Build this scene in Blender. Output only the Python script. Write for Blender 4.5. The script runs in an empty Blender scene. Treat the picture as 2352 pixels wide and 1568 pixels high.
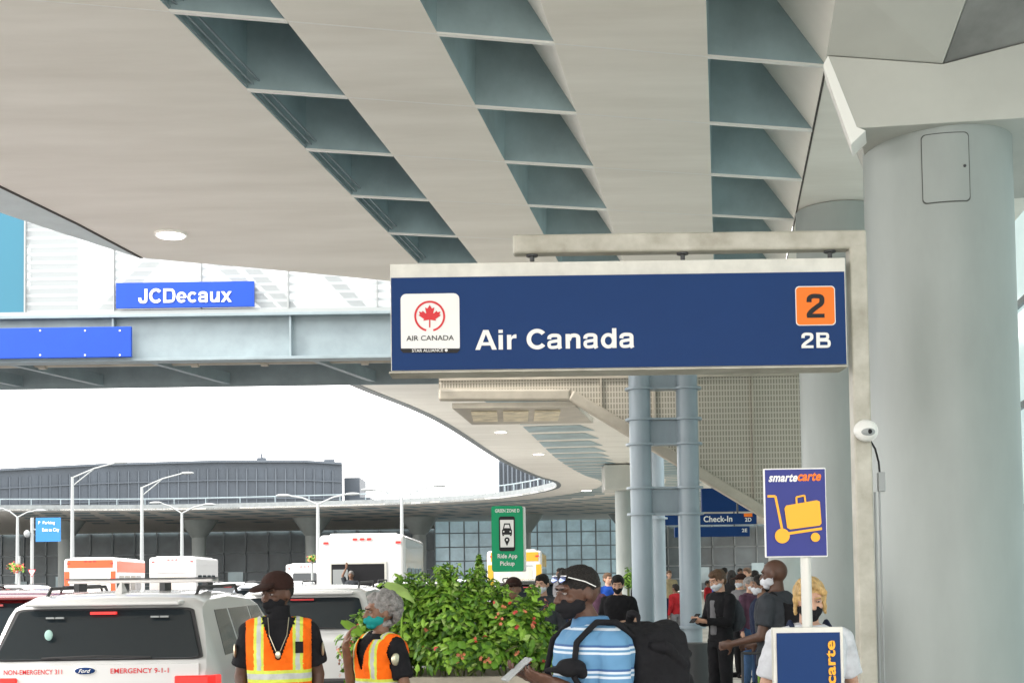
import bpy,bmesh,math,random
from mathutils import Vector as V, Matrix as M, noise
C=bpy.context.scene.collection
random.seed(7)
PI=math.pi
rad=math.radians
# ---------------------------------------------------------------- camera calibration
F=3000.;th=math.atan(.045);rl=.014;CZ=1.75
fw=V((0,math.cos(th),math.sin(th)));u0=V((0,-math.sin(th),math.cos(th)));r0=V((1,0,0))
RR=r0*math.cos(rl)-u0*math.sin(rl);UU=r0*math.sin(rl)+u0*math.cos(rl)
def ray(px,py): return RR*((px-1176)/F)+UU*((1187-py)/F)+fw
def P(px,py,Y):
    d=ray(px,py);return V((0,0,CZ))+d*(Y/d.y)
def G(px,py,z):
    d=ray(px,py);return V((0,0,CZ))+d*((z-CZ)/d.z)
cam=bpy.data.cameras.new('camera');co=bpy.data.objects.new('camera',cam);C.objects.link(co)
m=M.Identity(4)
for i in range(3): m[i][0]=RR[i];m[i][1]=UU[i];m[i][2]=-fw[i]
m[2][3]=CZ;co.matrix_world=m
cam.lens=36*F/2352;cam.sensor_width=36;cam.shift_y=403/2352;cam.clip_end=2000;cam.clip_start=.05
bpy.context.scene.camera=co
# ---------------------------------------------------------------- materials
def mk(name,col,rough=.6,metal=0,var=0,vs=3,bump=0,bs=40,coat=0,emit=0,st=(1,1,1),spec=.5,c2=None):
    mt=bpy.data.materials.new(name);mt.use_nodes=True;nt=mt.node_tree;b=nt.nodes['Principled BSDF']
    b.inputs['Base Color'].default_value=(*col,1);b.inputs['Roughness'].default_value=rough;b.inputs['Metallic'].default_value=metal
    b.inputs['Coat Weight'].default_value=coat;b.inputs['Specular IOR Level'].default_value=spec
    if emit: b.inputs['Emission Color'].default_value=(*col,1);b.inputs['Emission Strength'].default_value=emit
    if var or bump:
        tc=nt.nodes.new('ShaderNodeTexCoord');mp=nt.nodes.new('ShaderNodeMapping');mp.inputs['Scale'].default_value=st
        nt.links.new(tc.outputs['Object'],mp.inputs['Vector'])
    if var:
        n=nt.nodes.new('ShaderNodeTexNoise');n.inputs['Scale'].default_value=vs;n.inputs['Detail'].default_value=6;n.inputs['Roughness'].default_value=.6
        r=nt.nodes.new('ShaderNodeValToRGB');r.color_ramp.elements[0].position=.3;r.color_ramp.elements[1].position=.7
        lo=c2 or tuple(c*(1-var) for c in col)
        r.color_ramp.elements[0].color=(*lo,1);r.color_ramp.elements[1].color=(*[min(1,c*(1+var*.6)) for c in col],1)
        nt.links.new(mp.outputs[0],n.inputs['Vector']);nt.links.new(n.outputs['Fac'],r.inputs[0]);nt.links.new(r.outputs[0],b.inputs['Base Color'])
    if bump:
        n=nt.nodes.new('ShaderNodeTexNoise');n.inputs['Scale'].default_value=bs;n.inputs['Detail'].default_value=4
        bp=nt.nodes.new('ShaderNodeBump');bp.inputs['Strength'].default_value=bump;bp.inputs['Distance'].default_value=.02
        nt.links.new(mp.outputs[0],n.inputs['Vector']);nt.links.new(n.outputs['Fac'],bp.inputs['Height']);nt.links.new(bp.outputs[0],b.inputs['Normal'])
    return mt
def rampz(name,lo,hi,stops,rough=.8,axis=2,per=None):
    """constant bands along an object axis"""
    mt=mk(name,(1,1,1),rough,bump=.25,bs=30);nt=mt.node_tree;b=nt.nodes['Principled BSDF']
    tc=nt.nodes.new('ShaderNodeTexCoord');sp=nt.nodes.new('ShaderNodeSeparateXYZ');nt.links.new(tc.outputs['Object'],sp.inputs[0])
    mr=nt.nodes.new('ShaderNodeMapRange');mr.inputs[1].default_value=lo;mr.inputs[2].default_value=hi
    nt.links.new(sp.outputs[axis],mr.inputs[0]);src=mr.outputs[0]
    if per:
        fr=nt.nodes.new('ShaderNodeMath');fr.operation='MULTIPLY';fr.inputs[1].default_value=per;nt.links.new(src,fr.inputs[0])
        f2=nt.nodes.new('ShaderNodeMath');f2.operation='FRACT';nt.links.new(fr.outputs[0],f2.inputs[0]);src=f2.outputs[0]
    r=nt.nodes.new('ShaderNodeValToRGB');r.color_ramp.interpolation='CONSTANT';cr=r.color_ramp
    cr.elements[0].position=0;cr.elements[0].color=(*stops[0][1],1);cr.elements[1].position=stops[1][0];cr.elements[1].color=(*stops[1][1],1)
    for p,c in stops[2:]:
        e=cr.elements.new(p);e.color=(*c,1)
    nt.links.new(src,r.inputs[0]);nt.links.new(r.outputs[0],b.inputs['Base Color']);return mt
X={}
X['soffit']=mk('soffit',(.89,.855,.785),.55,var=.08,vs=1.0,st=(.3,1.4,1),c2=(.80,.76,.685),bump=.02,bs=2)
X['rib']=mk('rib',(.88,.87,.83),.5)
X['coffer']=mk('coffer_teal_shade',(.33,.44,.47),.5,var=.25,vs=1.2)  # teal walls, with the shade of the recess put into the colour
X['cofferlit']=mk('coffer_lit_side',(.95,.93,.85),.5,var=.04,vs=2)  # right-hand wall: the light it catches is put into the paler colour
X['seam']=mk('seam',(.05,.045,.04),.8)
X['fascia']=mk('fascia',(.62,.70,.71),.5,var=.08)
X['column']=mk('column_paint',(.36,.395,.38),.42,var=.18,vs=.9,st=(1,1,.3),bump=.04,bs=8)
X['cap']=mk('cap_paint',(.50,.50,.46),.5,var=.14,vs=.7)
X['deck']=mk('deck',(.3,.3,.29),.8)
X['postgrey']=mk('post_grey',(.47,.455,.395),.45,var=.22,vs=5,c2=(.33,.31,.25))
X['signblue']=mk('sign_blue',(.004,.034,.138),.5,var=.05,vs=2,spec=.2)
X['white']=mk('white_sheet',(.80,.80,.78),.5)
X['cream']=mk('sign_housing',(.66,.65,.59),.45,var=.15,vs=6)
X['orange']=mk('orange_sheet',(.88,.19,.015),.5,spec=.3)
X['black']=mk('black_sheet',(.010,.010,.012),.5,spec=.3)
X['red']=mk('red_sheet',(.62,.012,.02),.5)
X['dark']=mk('dark_metal',(.05,.052,.055),.5)
X['steel']=mk('girder_paint',(.25,.31,.335),.5,var=.16,vs=2,bump=.05,bs=5)
X['under']=mk('underside',(.24,.24,.23),.7,var=.3,vs=2)
X['brightblue']=mk('bright_blue',(.004,.055,.40),.45,spec=.3,var=.06)
X['bluecol']=mk('blue_column',(.27,.33,.375),.35,var=.16,vs=2,st=(1,1,.3))
X['stringer']=mk('stringer',(.44,.40,.33),.4,.15,var=.2,vs=2)
X['asphalt']=mk('asphalt',(.13,.13,.132),.85,var=.3,vs=2,bump=.4,bs=120)
X['concrete']=mk('concrete',(.55,.52,.47),.85,var=.16,vs=1.5,bump=.3,bs=60)
X['line']=mk('line_paint',(.75,.75,.72),.7)
X['glassdark']=mk('dark_glass',(.016,.022,.026),.08,coat=.3)
X['glassfar']=mk('far_glass',(.10,.135,.15),.25,var=.5,vs=.3)
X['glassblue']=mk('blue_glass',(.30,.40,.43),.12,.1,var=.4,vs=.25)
X['glassglow']=mk('glow_fill_glass',(.50,.62,.62),.15,.0,var=.4,vs=.25,emit=.9)  # interior glow added to brighten the soffit beside the terminal wall
X['mullion']=mk('mullion',(.25,.29,.31),.5)
X['hotel']=mk('hazy_dark_cladding',(.044,.058,.076),.6,var=.2,vs=.2)  # distance haze mixed into the dark cladding colour
X['hotelfin']=mk('hazy_dark_fins',(.062,.078,.098),.6)  # fins carry the same painted haze
X['carwhite']=mk('car_white',(.66,.66,.65),.25,coat=.6)
X['carsilver']=mk('car_silver',(.30,.33,.36),.28,.5,coat=.6)
X['carblack']=mk('car_black',(.015,.016,.018),.2,coat=.8)
X['carred']=mk('car_red',(.16,.012,.014),.25,coat=.8)
X['carorange']=mk('car_orange',(.72,.07,.008),.45,coat=.2)
X['caryellow']=mk('car_yellow',(.62,.36,.01),.45,coat=.2)
X['tyre']=mk('tyre',(.02,.02,.02),.9);X['rim']=mk('rim',(.4,.4,.41),.3,.8)
X['plastic']=mk('black_plastic',(.03,.03,.032),.6)
X['redlamp']=mk('red_lamp',(.5,.01,.012),.2,coat=.6);X['redlit']=mk('red_lit',(.9,.02,.015),.3,emit=.7)
X['lamplit']=mk('lamp_lit',(1,.97,.9),.4,emit=6)
X['lampgrey']=mk('lamp_grey',(.30,.32,.32),.5)
X['green']=mk('sign_green',(.0,.31,.13),.5,spec=.3);X['yellow']=mk('icon_yellow',(.85,.40,.03),.5,spec=.3)
X['purple']=mk('panel_blue',(.028,.036,.21),.5,var=.05,spec=.3);X['teal']=mk('teal',(.0,.25,.24),.8,bump=.2,bs=40)
for i,(a,b_,c) in enumerate([(.05,.13,.014),(.12,.27,.025),(.24,.43,.05),(.36,.52,.15)]): 
    X['leaf%d'%i]=mk('leaf_%d'%i,(a,b_,c),.5,var=.25,vs=8,spec=.3)
X['flower']=mk('petal_red',(.65,.05,.05),.5,var=.3,vs=20);X['flower2']=mk('petal_pink',(.75,.24,.12),.5,var=.3,vs=20)
X['planter']=mk('planter_concrete',(.42,.38,.31),.8,var=.2,vs=5,bump=.3)
X['stem']=mk('stem',(.10,.12,.04),.7)
def skin(n,c): return mk(n,c,.55,var=.16,vs=16,bump=.12,bs=90)
X['s_dark']=skin('skin_dark',(.085,.038,.022));X['s_brown']=skin('skin_brown',(.20,.10,.06));X['s_light']=skin('skin_light',(.50,.29,.20))
def cloth(n,c,v=.22): return mk(n,c,.9,var=v,vs=9,bump=.7,bs=16,spec=.2)
for n,c in dict(c_black=(.012,.012,.014),c_cap=(.030,.014,.011),c_white=(.62,.64,.68),c_navy=(.015,.022,.05),c_grey=(.17,.17,.18),c_red=(.3,.015,.02),c_blue=(.015,.07,.36),c_denim=(.05,.10,.2),c_hi=(.95,.15,.008),c_lime=(.62,.70,.10),c_silver=(.5,.52,.5),c_purple=(.10,.05,.08),c_tan=(.35,.29,.17),c_greydark=(.045,.05,.058)).items(): X[n]=cloth(n,c)
X['h_black']=mk('hair_black',(.012,.01,.009),.7,bump=.8,bs=90,spec=.3);X['h_grey']=mk('hair_grey',(.26,.25,.24),.6,bump=1,bs=60,var=.5,vs=30)
X['h_blonde']=mk('hair_blonde',(.55,.36,.14),.5,bump=1,bs=70,var=.3,vs=40,st=(1,1,.3));X['h_brown']=mk('hair_brown',(.09,.045,.02),.6,bump=.8,bs=70)
X['eyew']=mk('lamp_clear',(.75,.72,.7),.2,coat=.5);X['eye']=mk('eye_white',(.30,.27,.25),.3);X['iris']=mk('eye_iris',(.02,.012,.008),.15,coat=.6)
X['gold']=mk('badge_metal',(.6,.55,.4),.3,.8)
X['mirror']=mk('mirror_lens',(.22,.27,.50),.08,.8)
X['polo']=rampz('striped_polo',.9,1.56,[(0,(.095,.235,.40)),(.60,(.55,.62,.70)),(.70,(.095,.235,.40)),(.80,(.55,.62,.70)),(.90,(.035,.10,.25))],per=6.5)
def frit(name,col,per,frac,opac):
    mt=bpy.data.materials.new(name);mt.use_nodes=True;nt=mt.node_tree;b=nt.nodes['Principled BSDF'];out=nt.nodes['Material Output']
    b.inputs['Base Color'].default_value=(*col,1);b.inputs['Roughness'].default_value=.3
    tc=nt.nodes.new('ShaderNodeTexCoord');sp=nt.nodes.new('ShaderNodeSeparateXYZ');nt.links.new(tc.outputs['Object'],sp.inputs[0])
    a=nt.nodes.new('ShaderNodeMath');a.operation='MULTIPLY';a.inputs[1].default_value=per;nt.links.new(sp.outputs[2],a.inputs[0])
    f=nt.nodes.new('ShaderNodeMath');f.operation='FRACT';nt.links.new(a.outputs[0],f.inputs[0])
    g=nt.nodes.new('ShaderNodeMath');g.operation='LESS_THAN';g.inputs[1].default_value=frac;nt.links.new(f.outputs[0],g.inputs[0])
    h=nt.nodes.new('ShaderNodeMapRange');h.inputs[3].default_value=opac[0];h.inputs[4].default_value=opac[1];nt.links.new(g.outputs[0],h.inputs[0])
    tr=nt.nodes.new('ShaderNodeBsdfTransparent');mx=nt.nodes.new('ShaderNodeMixShader')
    nt.links.new(h.outputs[0],mx.inputs[0]);nt.links.new(tr.outputs[0],mx.inputs[1]);nt.links.new(b.outputs[0],mx.inputs[2]);nt.links.new(mx.outputs[0],out.inputs[0]);return mt
X['frit']=frit('frit_glass',(.38,.41,.42),6.,.32,(.62,.95))
X['frit2']=frit('teal_frit_glass',(.09,.20,.21),9.,.5,(.75,.94))
X['tealpanel']=mk('teal_panel',(.010,.13,.20),.3)
def perf(name,c1,c2,sc):
    mt=mk(name,c1,.55);nt=mt.node_tree;b=nt.nodes['Principled BSDF']
    tc=nt.nodes.new('ShaderNodeTexCoord');mp=nt.nodes.new('ShaderNodeMapping');mp.inputs['Rotation'].default_value=(rad(90),0,0);nt.links.new(tc.outputs['Object'],mp.inputs[0])
    br=nt.nodes.new('ShaderNodeTexBrick');br.offset=0;br.inputs['Scale'].default_value=sc;br.inputs['Color1'].default_value=(*c1,1);br.inputs['Color2'].default_value=(*[c*.9 for c in c1],1)
    br.inputs['Mortar'].default_value=(*c2,1);br.inputs['Mortar Size'].default_value=.014;br.inputs['Mortar Smooth'].default_value=.3;br.inputs['Brick Width'].default_value=.055;br.inputs['Row Height'].default_value=.11
    nt.links.new(mp.outputs[0],br.inputs['Vector']);nt.links.new(br.outputs[0],b.inputs['Base Color']);return mt
X['perf']=perf('perforated_panel',(.27,.25,.205),(.50,.46,.385),1.0)
# ---------------------------------------------------------------- mesh builder
class MB:
    def __init__(s): s.bm=bmesh.new();s.mi=0;s.X=M.Identity(4)
    def vs(s,pts): return [s.bm.verts.new(s.X@V(p)) for p in pts]
    def f(s,v):
        try: fc=s.bm.faces.new(v);fc.material_index=s.mi;return fc
        except ValueError: pass
    def poly(s,pts): s.f(s.vs(pts));return s
    def prism(s,pts,vec):
        vec=V(vec);a=s.vs(pts);b=s.vs([V(p)+vec for p in pts]);n=len(a)
        s.f(a[::-1]);s.f(b)
        for i in range(n): s.f([a[i],a[(i+1)%n],b[(i+1)%n],b[i]])
        return s
    def box(s,c,d,rz=0,rm=None):
        R_=rm or M.Rotation(rz,3,'Z');c=V(c);d=V(d)/2
        v=s.vs([c+R_@V((x*d.x,y*d.y,z*d.z)) for z in(-1,1) for x,y in((-1,-1),(1,-1),(1,1),(-1,1))])
        for q in((3,2,1,0),(4,5,6,7),(0,1,5,4),(1,2,6,5),(2,3,7,6),(3,0,4,7)): s.f([v[i] for i in q])
        return s
    def cyl(s,p0,p1,r0,r1=None,n=16,cap=True):
        r1=r0 if r1 is None else r1;p0=V(p0);p1=V(p1);d=(p1-p0).normalized()
        a=d.orthogonal().normalized();b=d.cross(a)
        c0=s.vs([p0+(a*math.cos(2*PI*i/n)+b*math.sin(2*PI*i/n))*r0 for i in range(n)])
        c1=s.vs([p1+(a*math.cos(2*PI*i/n)+b*math.sin(2*PI*i/n))*r1 for i in range(n)])
        for i in range(n): s.f([c0[i],c0[(i+1)%n],c1[(i+1)%n],c1[i]])
        if cap: s.f(c0[::-1]);s.f(c1)
        return s
    def ell(s,c,r,rm=None,n=16,k=10):
        if isinstance(r,(int,float)): r=(r,r,r)
        c=V(c);rm=rm or M.Identity(3);rings=[]
        for j in range(1,k):
            t=PI*j/k;rings.append(s.vs([c+rm@V((r[0]*math.sin(t)*math.cos(2*PI*i/n),r[1]*math.sin(t)*math.sin(2*PI*i/n),r[2]*math.cos(t))) for i in range(n)]))
        tp=s.vs([c+rm@V((0,0,r[2]))])[0];bt=s.vs([c+rm@V((0,0,-r[2]))])[0]
        for i in range(n):
            s.f([tp,rings[0][i],rings[0][(i+1)%n]]);s.f([bt,rings[-1][(i+1)%n],rings[-1][i]])
            for j in range(len(rings)-1): s.f([rings[j][i],rings[j+1][i],rings[j+1][(i+1)%n],rings[j][(i+1)%n]])
        return s
    def cap(s,p0,p1,r0,r1,n=12): s.cyl(p0,p1,r0,r1,n);s.ell(p0,r0,n=n,k=8);s.ell(p1,r1,n=n,k=8);return s
    def tube(s,pts,r,n=8):
        for a,b in zip(pts,pts[1:]): s.cyl(a,b,r,r,n)
        for p in pts[1:-1]: s.ell(p,r*1.0,n=n,k=6)
        return s
    def loft(s,rings,cap=True):
        rr=[s.vs(r) for r in rings];n=len(rr[0])
        for a,b in zip(rr,rr[1:]):
            for i in range(n): s.f([a[i],a[(i+1)%n],b[(i+1)%n],b[i]])
        if cap: s.f(rr[0][::-1]);s.f(rr[-1])
        return s
    def torso(s,rs,n=24):
        return s.loft([[(cx+rx*math.copysign(abs(math.cos(t))**.85,math.cos(t)),cy+ry*math.copysign(abs(math.sin(t))**.85,math.sin(t)),z) for t in [2*PI*i/n for i in range(n)]] for cx,cy,z,rx,ry in rs])
SHIFT=True
def org(p):
    o=V((0,0,0))
    while p: o+=p.location;p=p.parent
    return o
def link(name,me,mats,parent):
    o=bpy.data.objects.new(name,me);C.objects.link(o)
    for q in (mats if isinstance(mats,(list,tuple)) else [mats]): me.materials.append(X[q] if isinstance(q,str) else q)
    if parent:
        if SHIFT: me.transform(M.Translation(-org(parent)))
        o.parent=parent
    return o
def build(name,mb,mats,parent=None,smooth=False,bevel=0,ang=40,seg=2):
    bmesh.ops.recalc_face_normals(mb.bm,faces=mb.bm.faces[:])
    me=bpy.data.meshes.new(name);mb.bm.to_mesh(me);mb.bm.free()
    if smooth: me.shade_smooth();me.set_sharp_from_angle(angle=rad(ang))
    o=link(name,me,mats,parent)
    if bevel:
        b=o.modifiers.new('bevel','BEVEL');b.width=bevel;b.segments=seg;b.limit_method='ANGLE';b.angle_limit=rad(35);b.harden_normals=False
    return o
def tag(o,label,cat,group=None,kind=None):
    o['label']=label;o['category']=cat
    if group:o['group']=group
    if kind:o['kind']=kind
    return o
def struct(o): o['kind']='structure';return o
def thing(name,label,cat,loc=(0,0,0),group=None):
    o=bpy.data.objects.new(name,None);C.objects.link(o);o.location=loc;o.empty_display_size=.1
    return tag(o,label,cat,group)
def dup(root,loc,rz=None,label=None,scale=None):
    r=root.copy();C.objects.link(r);r.location=loc
    if rz is not None:r.rotation_euler=(0,0,rz)
    if scale:r.scale=(scale,)*3
    if label:r['label']=label
    for ch in list(root.children):
        c=ch.copy();C.objects.link(c);c.parent=r
        for g in ch.children: d=g.copy();C.objects.link(d);d.parent=c
    return r
def rr(cx,cz,w,h,r,y=0,n=5):
    out=[]
    for sx,sz,a0 in((1,1,0),(-1,1,90),(-1,-1,180),(1,-1,270)):
        for k in range(n+1):
            a=rad(a0+90*k/n);out.append((cx+sx*(w/2-r)+r*math.cos(a),y,cz+sz*(h/2-r)+r*math.sin(a)))
    return out
def text(s,parent,c,w,h,mat,bold=0,rm=None,name='lettering',shear=0):
    cu=bpy.data.curves.new('t','FONT');cu.body=s;cu.offset=bold;cu.shear=shear;cu.resolution_u=4;cu.space_character=1+bold*1.5
    o=bpy.data.objects.new('t',cu);C.objects.link(o);dg=bpy.context.evaluated_depsgraph_get()
    me=bpy.data.meshes.new_from_object(o.evaluated_get(dg));bpy.data.objects.remove(o)
    xs=[v.co.x for v in me.vertices];ys=[v.co.y for v in me.vertices]
    x0,x1,y0,y1=min(xs),max(xs),min(ys),max(ys);kx=w/(x1-x0);ky=(h/(y1-y0)) if h else kx
    rm=rm or M.Identity(3)
    for v in me.vertices: v.co=V(c)+rm@V(((v.co.x-(x0+x1)/2)*kx,0,(v.co.y-(y0+y1)/2)*ky))
    return link(name,me,mat,parent)
def tpx(s,parent,x0,y0,x1,y1,Y,mat,bold=0,**k):
    return text(s,parent,P((x0+x1)/2,(y0+y1)/2,Y),(x1-x0)*Y/F,(y1-y0)*Y/F,mat,bold,**k)
# bold grotesque letters drawn as outlines (units: 1000 per em)
def arc(cx,cy,rx,ry,a0,a1,n=30): return [(cx+rx*math.cos(rad(a0+(a1-a0)*i/n)),cy+ry*math.sin(rad(a0+(a1-a0)*i/n))) for i in range(n+1)]
def R4(a,b,c,d): return [(a,b),(c,b),(c,d),(a,d)]
GL={
'A':(700,[[(12,0),(275,718),(361,718),(361,565),(165,0)],[(361,565),(361,718),(447,718),(710,0),(555,0)],[(215,154),(505,154),(463,270),(258,270)]],[]),
'i':(278,[R4(70,0,210,532),R4(70,600,210,718)],[]),
'r':(389,[R4(65,0,205,532),[(205,270),(210,335),(235,382),(285,405),(372,400),(372,542),(325,545),(270,522),(228,480),(205,440)]],[]),
'C':(672,[],[(148,arc(372,360,268,302,40,320))]),
'a':(556,[],[(128,[(92,350),(100,440),(180,485),(275,487),(375,480),(422,430),(420,330),(420,120),(425,50),(452,0)]),(112,[(420,300),(330,285),(180,262),(88,235),(85,110),(130,52),(220,48),(330,62),(405,110),(422,190)])]),
'n':(611,[R4(65,0,205,532)],[(136,[(170,300),(215,440),(290,478),(400,478),(472,430),(474,320),(474,0)])]),
'd':(611,[R4(405,0,545,718)],[(128,arc(282,266,178,218,0,360))]),
'2':(556,[R4(35,0,515,122)],[(136,[(102,470),(105,600),(190,655),(290,655),(440,640),(455,520),(440,420),(300,320),(170,210),(90,110),(100,40)])]),
'B':(722,[R4(75,0,220,718)],[(122,[(215,657),(430,657),(535,640),(535,430),(430,400),(215,400)]),(122,[(215,350),(450,350),(590,330),(590,70),(450,61),(215,61)])]),
'J':(556,[],[(142,[(422,718),(422,200),(410,70),(280,45),(130,70),(110,200),(112,265)])]),
'D':(722,[R4(75,0,220,718)],[(128,[(215,654),(380,654),(560,640),(622,460),(622,260),(560,80),(380,64),(215,64)])]),
'e':(556,[R4(95,215,500,308)],[(124,arc(280,265,192,218,-2,322))]),
'c':(556,[],[(128,arc(285,265,190,214,42,318))]),
'u':(611,[R4(405,0,545,532)],[(134,[(133,532),(133,200),(140,90),(230,52),(330,55),(395,100),(430,220)])]),
'x':(556,[[(8,0),(170,0),(548,532),(386,532)],[(8,532),(170,532),(548,0),(386,0)]],[])}
def chaikin(p):
    for _ in range(2):
        q=[p[0]]
        for a,b in zip(p,p[1:]): q+=[(a[0]*.75+b[0]*.25,a[1]*.75+b[1]*.25),(a[0]*.25+b[0]*.75,a[1]*.25+b[1]*.75)]
        p=q+[p[-1]]
    return p
def glyphs(s,parent,x0,y0,x1,y1,Y,mat,k=1):
    """bold sans letters filling the measured rectangle; one flat sheet per letter stroke"""
    shp=[];x=0
    for ch in s:
        if ch==' ': x+=278;continue
        adv,pl,sk_=GL[ch]
        for p in pl: shp.append([[(a+x,b) for a,b in p]])
        for w_,p in sk_:
            if len(p)<25: p=chaikin(p)
            L_=[];R_=[]
            for i,(a,b) in enumerate(p):
                q0=p[max(i-1,0)];q1=p[min(i+1,len(p)-1)];dx,dy=q1[0]-q0[0],q1[1]-q0[1];l=math.hypot(dx,dy) or 1
                L_.append((a-dy/l*w_/2+x,b+dx/l*w_/2));R_.append((a+dy/l*w_/2+x,b-dx/l*w_/2))
            shp.append([[L_[i],L_[i+1],R_[i+1],R_[i]] for i in range(len(p)-1)])
        x+=adv
    xs=[a for g in shp for q in g for a,b in q];ys=[b for g in shp for q in g for a,b in q]
    c=P((x0+x1)/2,(y0+y1)/2,Y);w=(x1-x0)*Y/F;h=(y1-y0)*Y/F;kx=w/(max(xs)-min(xs));ky=h/(max(ys)-min(ys));mx_=(max(xs)+min(xs))/2;my=(max(ys)+min(ys))/2
    mb=MB()
    for i,g in enumerate(shp):
        for q in g: mb.poly([(c.x+(a-mx_)*kx,c.y-.0006*(i%3),c.z+(b-my)*ky) for a,b in q])
    bmesh.ops.remove_doubles(mb.bm,verts=mb.bm.verts[:],dist=1e-6)
    return build('lettering',mb,mat,parent)
def box2(name,x0,y0,x1,y1,Y,dep,mat,parent,r=0,bevel=0):
    c=P((x0+x1)/2,(y0+y1)/2,Y);w=(x1-x0)*Y/F;h=(y1-y0)*Y/F;mb=MB()
    if r: mb.prism(rr(c.x,c.z,w,h,r*Y/F,c.y),(0,dep,0))
    else: mb.box((c.x,c.y+dep/2,c.z),(w,dep,h))
    return build(name,mb,mat,parent,bevel=bevel)
def stroke(mb,pts,w,Y):
    for i,(a,b) in enumerate(zip(pts,pts[1:])):
        A=P(*a,Y-.0004*i);B=P(*b,Y-.0004*i);d=(B-A).normalized();n=V((-d.z,0,d.x))*w*Y/F/2
        mb.prism([A+n,B+n,B-n,A-n],(0,.002,0))
def disc(mb,px,py,r,Y,n=24):
    c=P(px,py,Y);q=r*Y/F;mb.prism([c+V((q*math.cos(2*PI*i/n),0,q*math.sin(2*PI*i/n))) for i in range(n)],(0,.002,0))
# ---------------------------------------------------------------- world & light
w=bpy.data.worlds.new('World');bpy.context.scene.world=w;w.use_nodes=True;nt=w.node_tree;bg=nt.nodes['Background']
sk=nt.nodes.new('ShaderNodeTexSky');sk.sky_type='NISHITA';sk.sun_disc=False;sk.sun_elevation=rad(42);sk.sun_rotation=rad(245);sk.air_density=1.5;sk.dust_density=4
tc=nt.nodes.new('ShaderNodeTexCoord');nn=nt.nodes.new('ShaderNodeTexNoise');nn.inputs['Scale'].default_value=2.2;nn.inputs['Detail'].default_value=5
mr=nt.nodes.new('ShaderNodeMapRange');mr.inputs[1].default_value=.3;mr.inputs[2].default_value=.7;mr.inputs[3].default_value=.8;mr.inputs[4].default_value=.97
mx=nt.nodes.new('ShaderNodeMixRGB');mx.inputs[2].default_value=(31.5,31,30.5,1)
nt.links.new(tc.outputs['Generated'],nn.inputs[0]);nt.links.new(nn.outputs['Fac'],mr.inputs[0]);nt.links.new(mr.outputs[0],mx.inputs[0])
nt.links.new(sk.outputs[0],mx.inputs[1]);nt.links.new(mx.outputs[0],bg.inputs[0]);bg.inputs[1].default_value=.15
sun=bpy.data.lights.new('sun','SUN');sun.energy=4.8;sun.angle=rad(12);sun.color=(1,.95,.88)
so=bpy.data.objects.new('sun',sun);C.objects.link(so);so.rotation_euler=(rad(48),0,rad(-65));so.location=(-10,-10,40)
bpy.context.scene.view_settings.view_transform='Standard'
# ---------------------------------------------------------------- ground
RZ=-.15
struct(build('ground',MB().poly([(-900,-300,RZ-.02),(900,-300,RZ-.02),(900,1500,RZ-.02),(-900,1500,RZ-.02)]),'concrete'))
struct(build('road',MB().poly([(-24,-20,RZ),(-1.35,-20,RZ),(-1.0,40,RZ),(9,110,RZ),(9,136,RZ),(-90,136,RZ),(-60,60,RZ)]),'asphalt'))
mb=MB();mb.prism([(-1.5,-20,-.3),(9,-20,-.3),(28,110,-.3),(9.5,110,-.3),(-1.0,40,-.3),(-1.3,10,-.3)],(0,0,.3))
struct(build('sidewalk',mb,'concrete',bevel=.02))
mb=MB()
for lx in(-5.2,-8.8,-12.4):
    for k in range(12): mb.box((lx,12+k*7,RZ+.006),(.12,3,.004))
struct(build('lane_marking',mb,'line'))
mb=MB()
for k in range(40): mb.box((2.5+.16*k*2.4,k*2.4,.003),(9.5,.015,.003))
struct(build('pavement_joint',mb,'seam'))
# ---------------------------------------------------------------- near canopy
ZC=CZ+5.2
r=ray(1660,1315);dv=V((r.x,r.y,0)).normalized()
ev=(G(1890,150,ZC)-G(400,25,ZC)).normalized();O=G(1625,130,ZC)
def st(p):
    q=p-O;D=ev.x*dv.y-ev.y*dv.x;return ((q.x*dv.y-q.y*dv.x)/D,(ev.x*q.y-ev.y*q.x)/D)
def L(s,t,z=0): return O+ev*s+dv*t+V((0,0,z))
dt=st(G(1640,495,ZC))[1]/3
strips=[(st(G(540,178,ZC))[0],st(G(780,203,ZC))[0]),(st(G(1085,230,ZC))[0],st(G(1320,247,ZC))[0]),(st(G(1630,283,ZC))[0],st(G(1865,300,ZC))[0])]
K0,K1=-7,6
can=thing('elevated_roadway','pale concrete elevated roadway overhead with three rows of recessed coffers','elevated roadway',(0,8,ZC))
def band(mb,s0,s1,t0,t1,th=.08): mb.prism([L(s0,t0),L(s1,t0),L(s1,t1),L(s0,t1)],(0,0,th))
mb=MB()
band(mb,strips[0][1],strips[1][0],K0*dt,K1*dt);band(mb,strips[1][1],strips[2][0],K0*dt,K1*dt);band(mb,strips[2][1]+.03,11,K0*dt,K1*dt)
edge=[(-9.5,-8),(-8.6,3),(-7.7,11)]+[tuple(G(*q,ZC).xy) for q in((0,428),(180,515),(325,592))]+[tuple(G(*q,ZC).xy) for q in((450,604),(600,617),(760,632),(890,645),(985,652))]
A=L(strips[0][0],K0*dt);B=L(strips[0][0],K1*dt-.6)
mb.prism([(x,y,ZC) for x,y in edge]+[B,A],(0,0,.08))
build('soffit',mb,'soffit',can)
mr_=MB()
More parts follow.
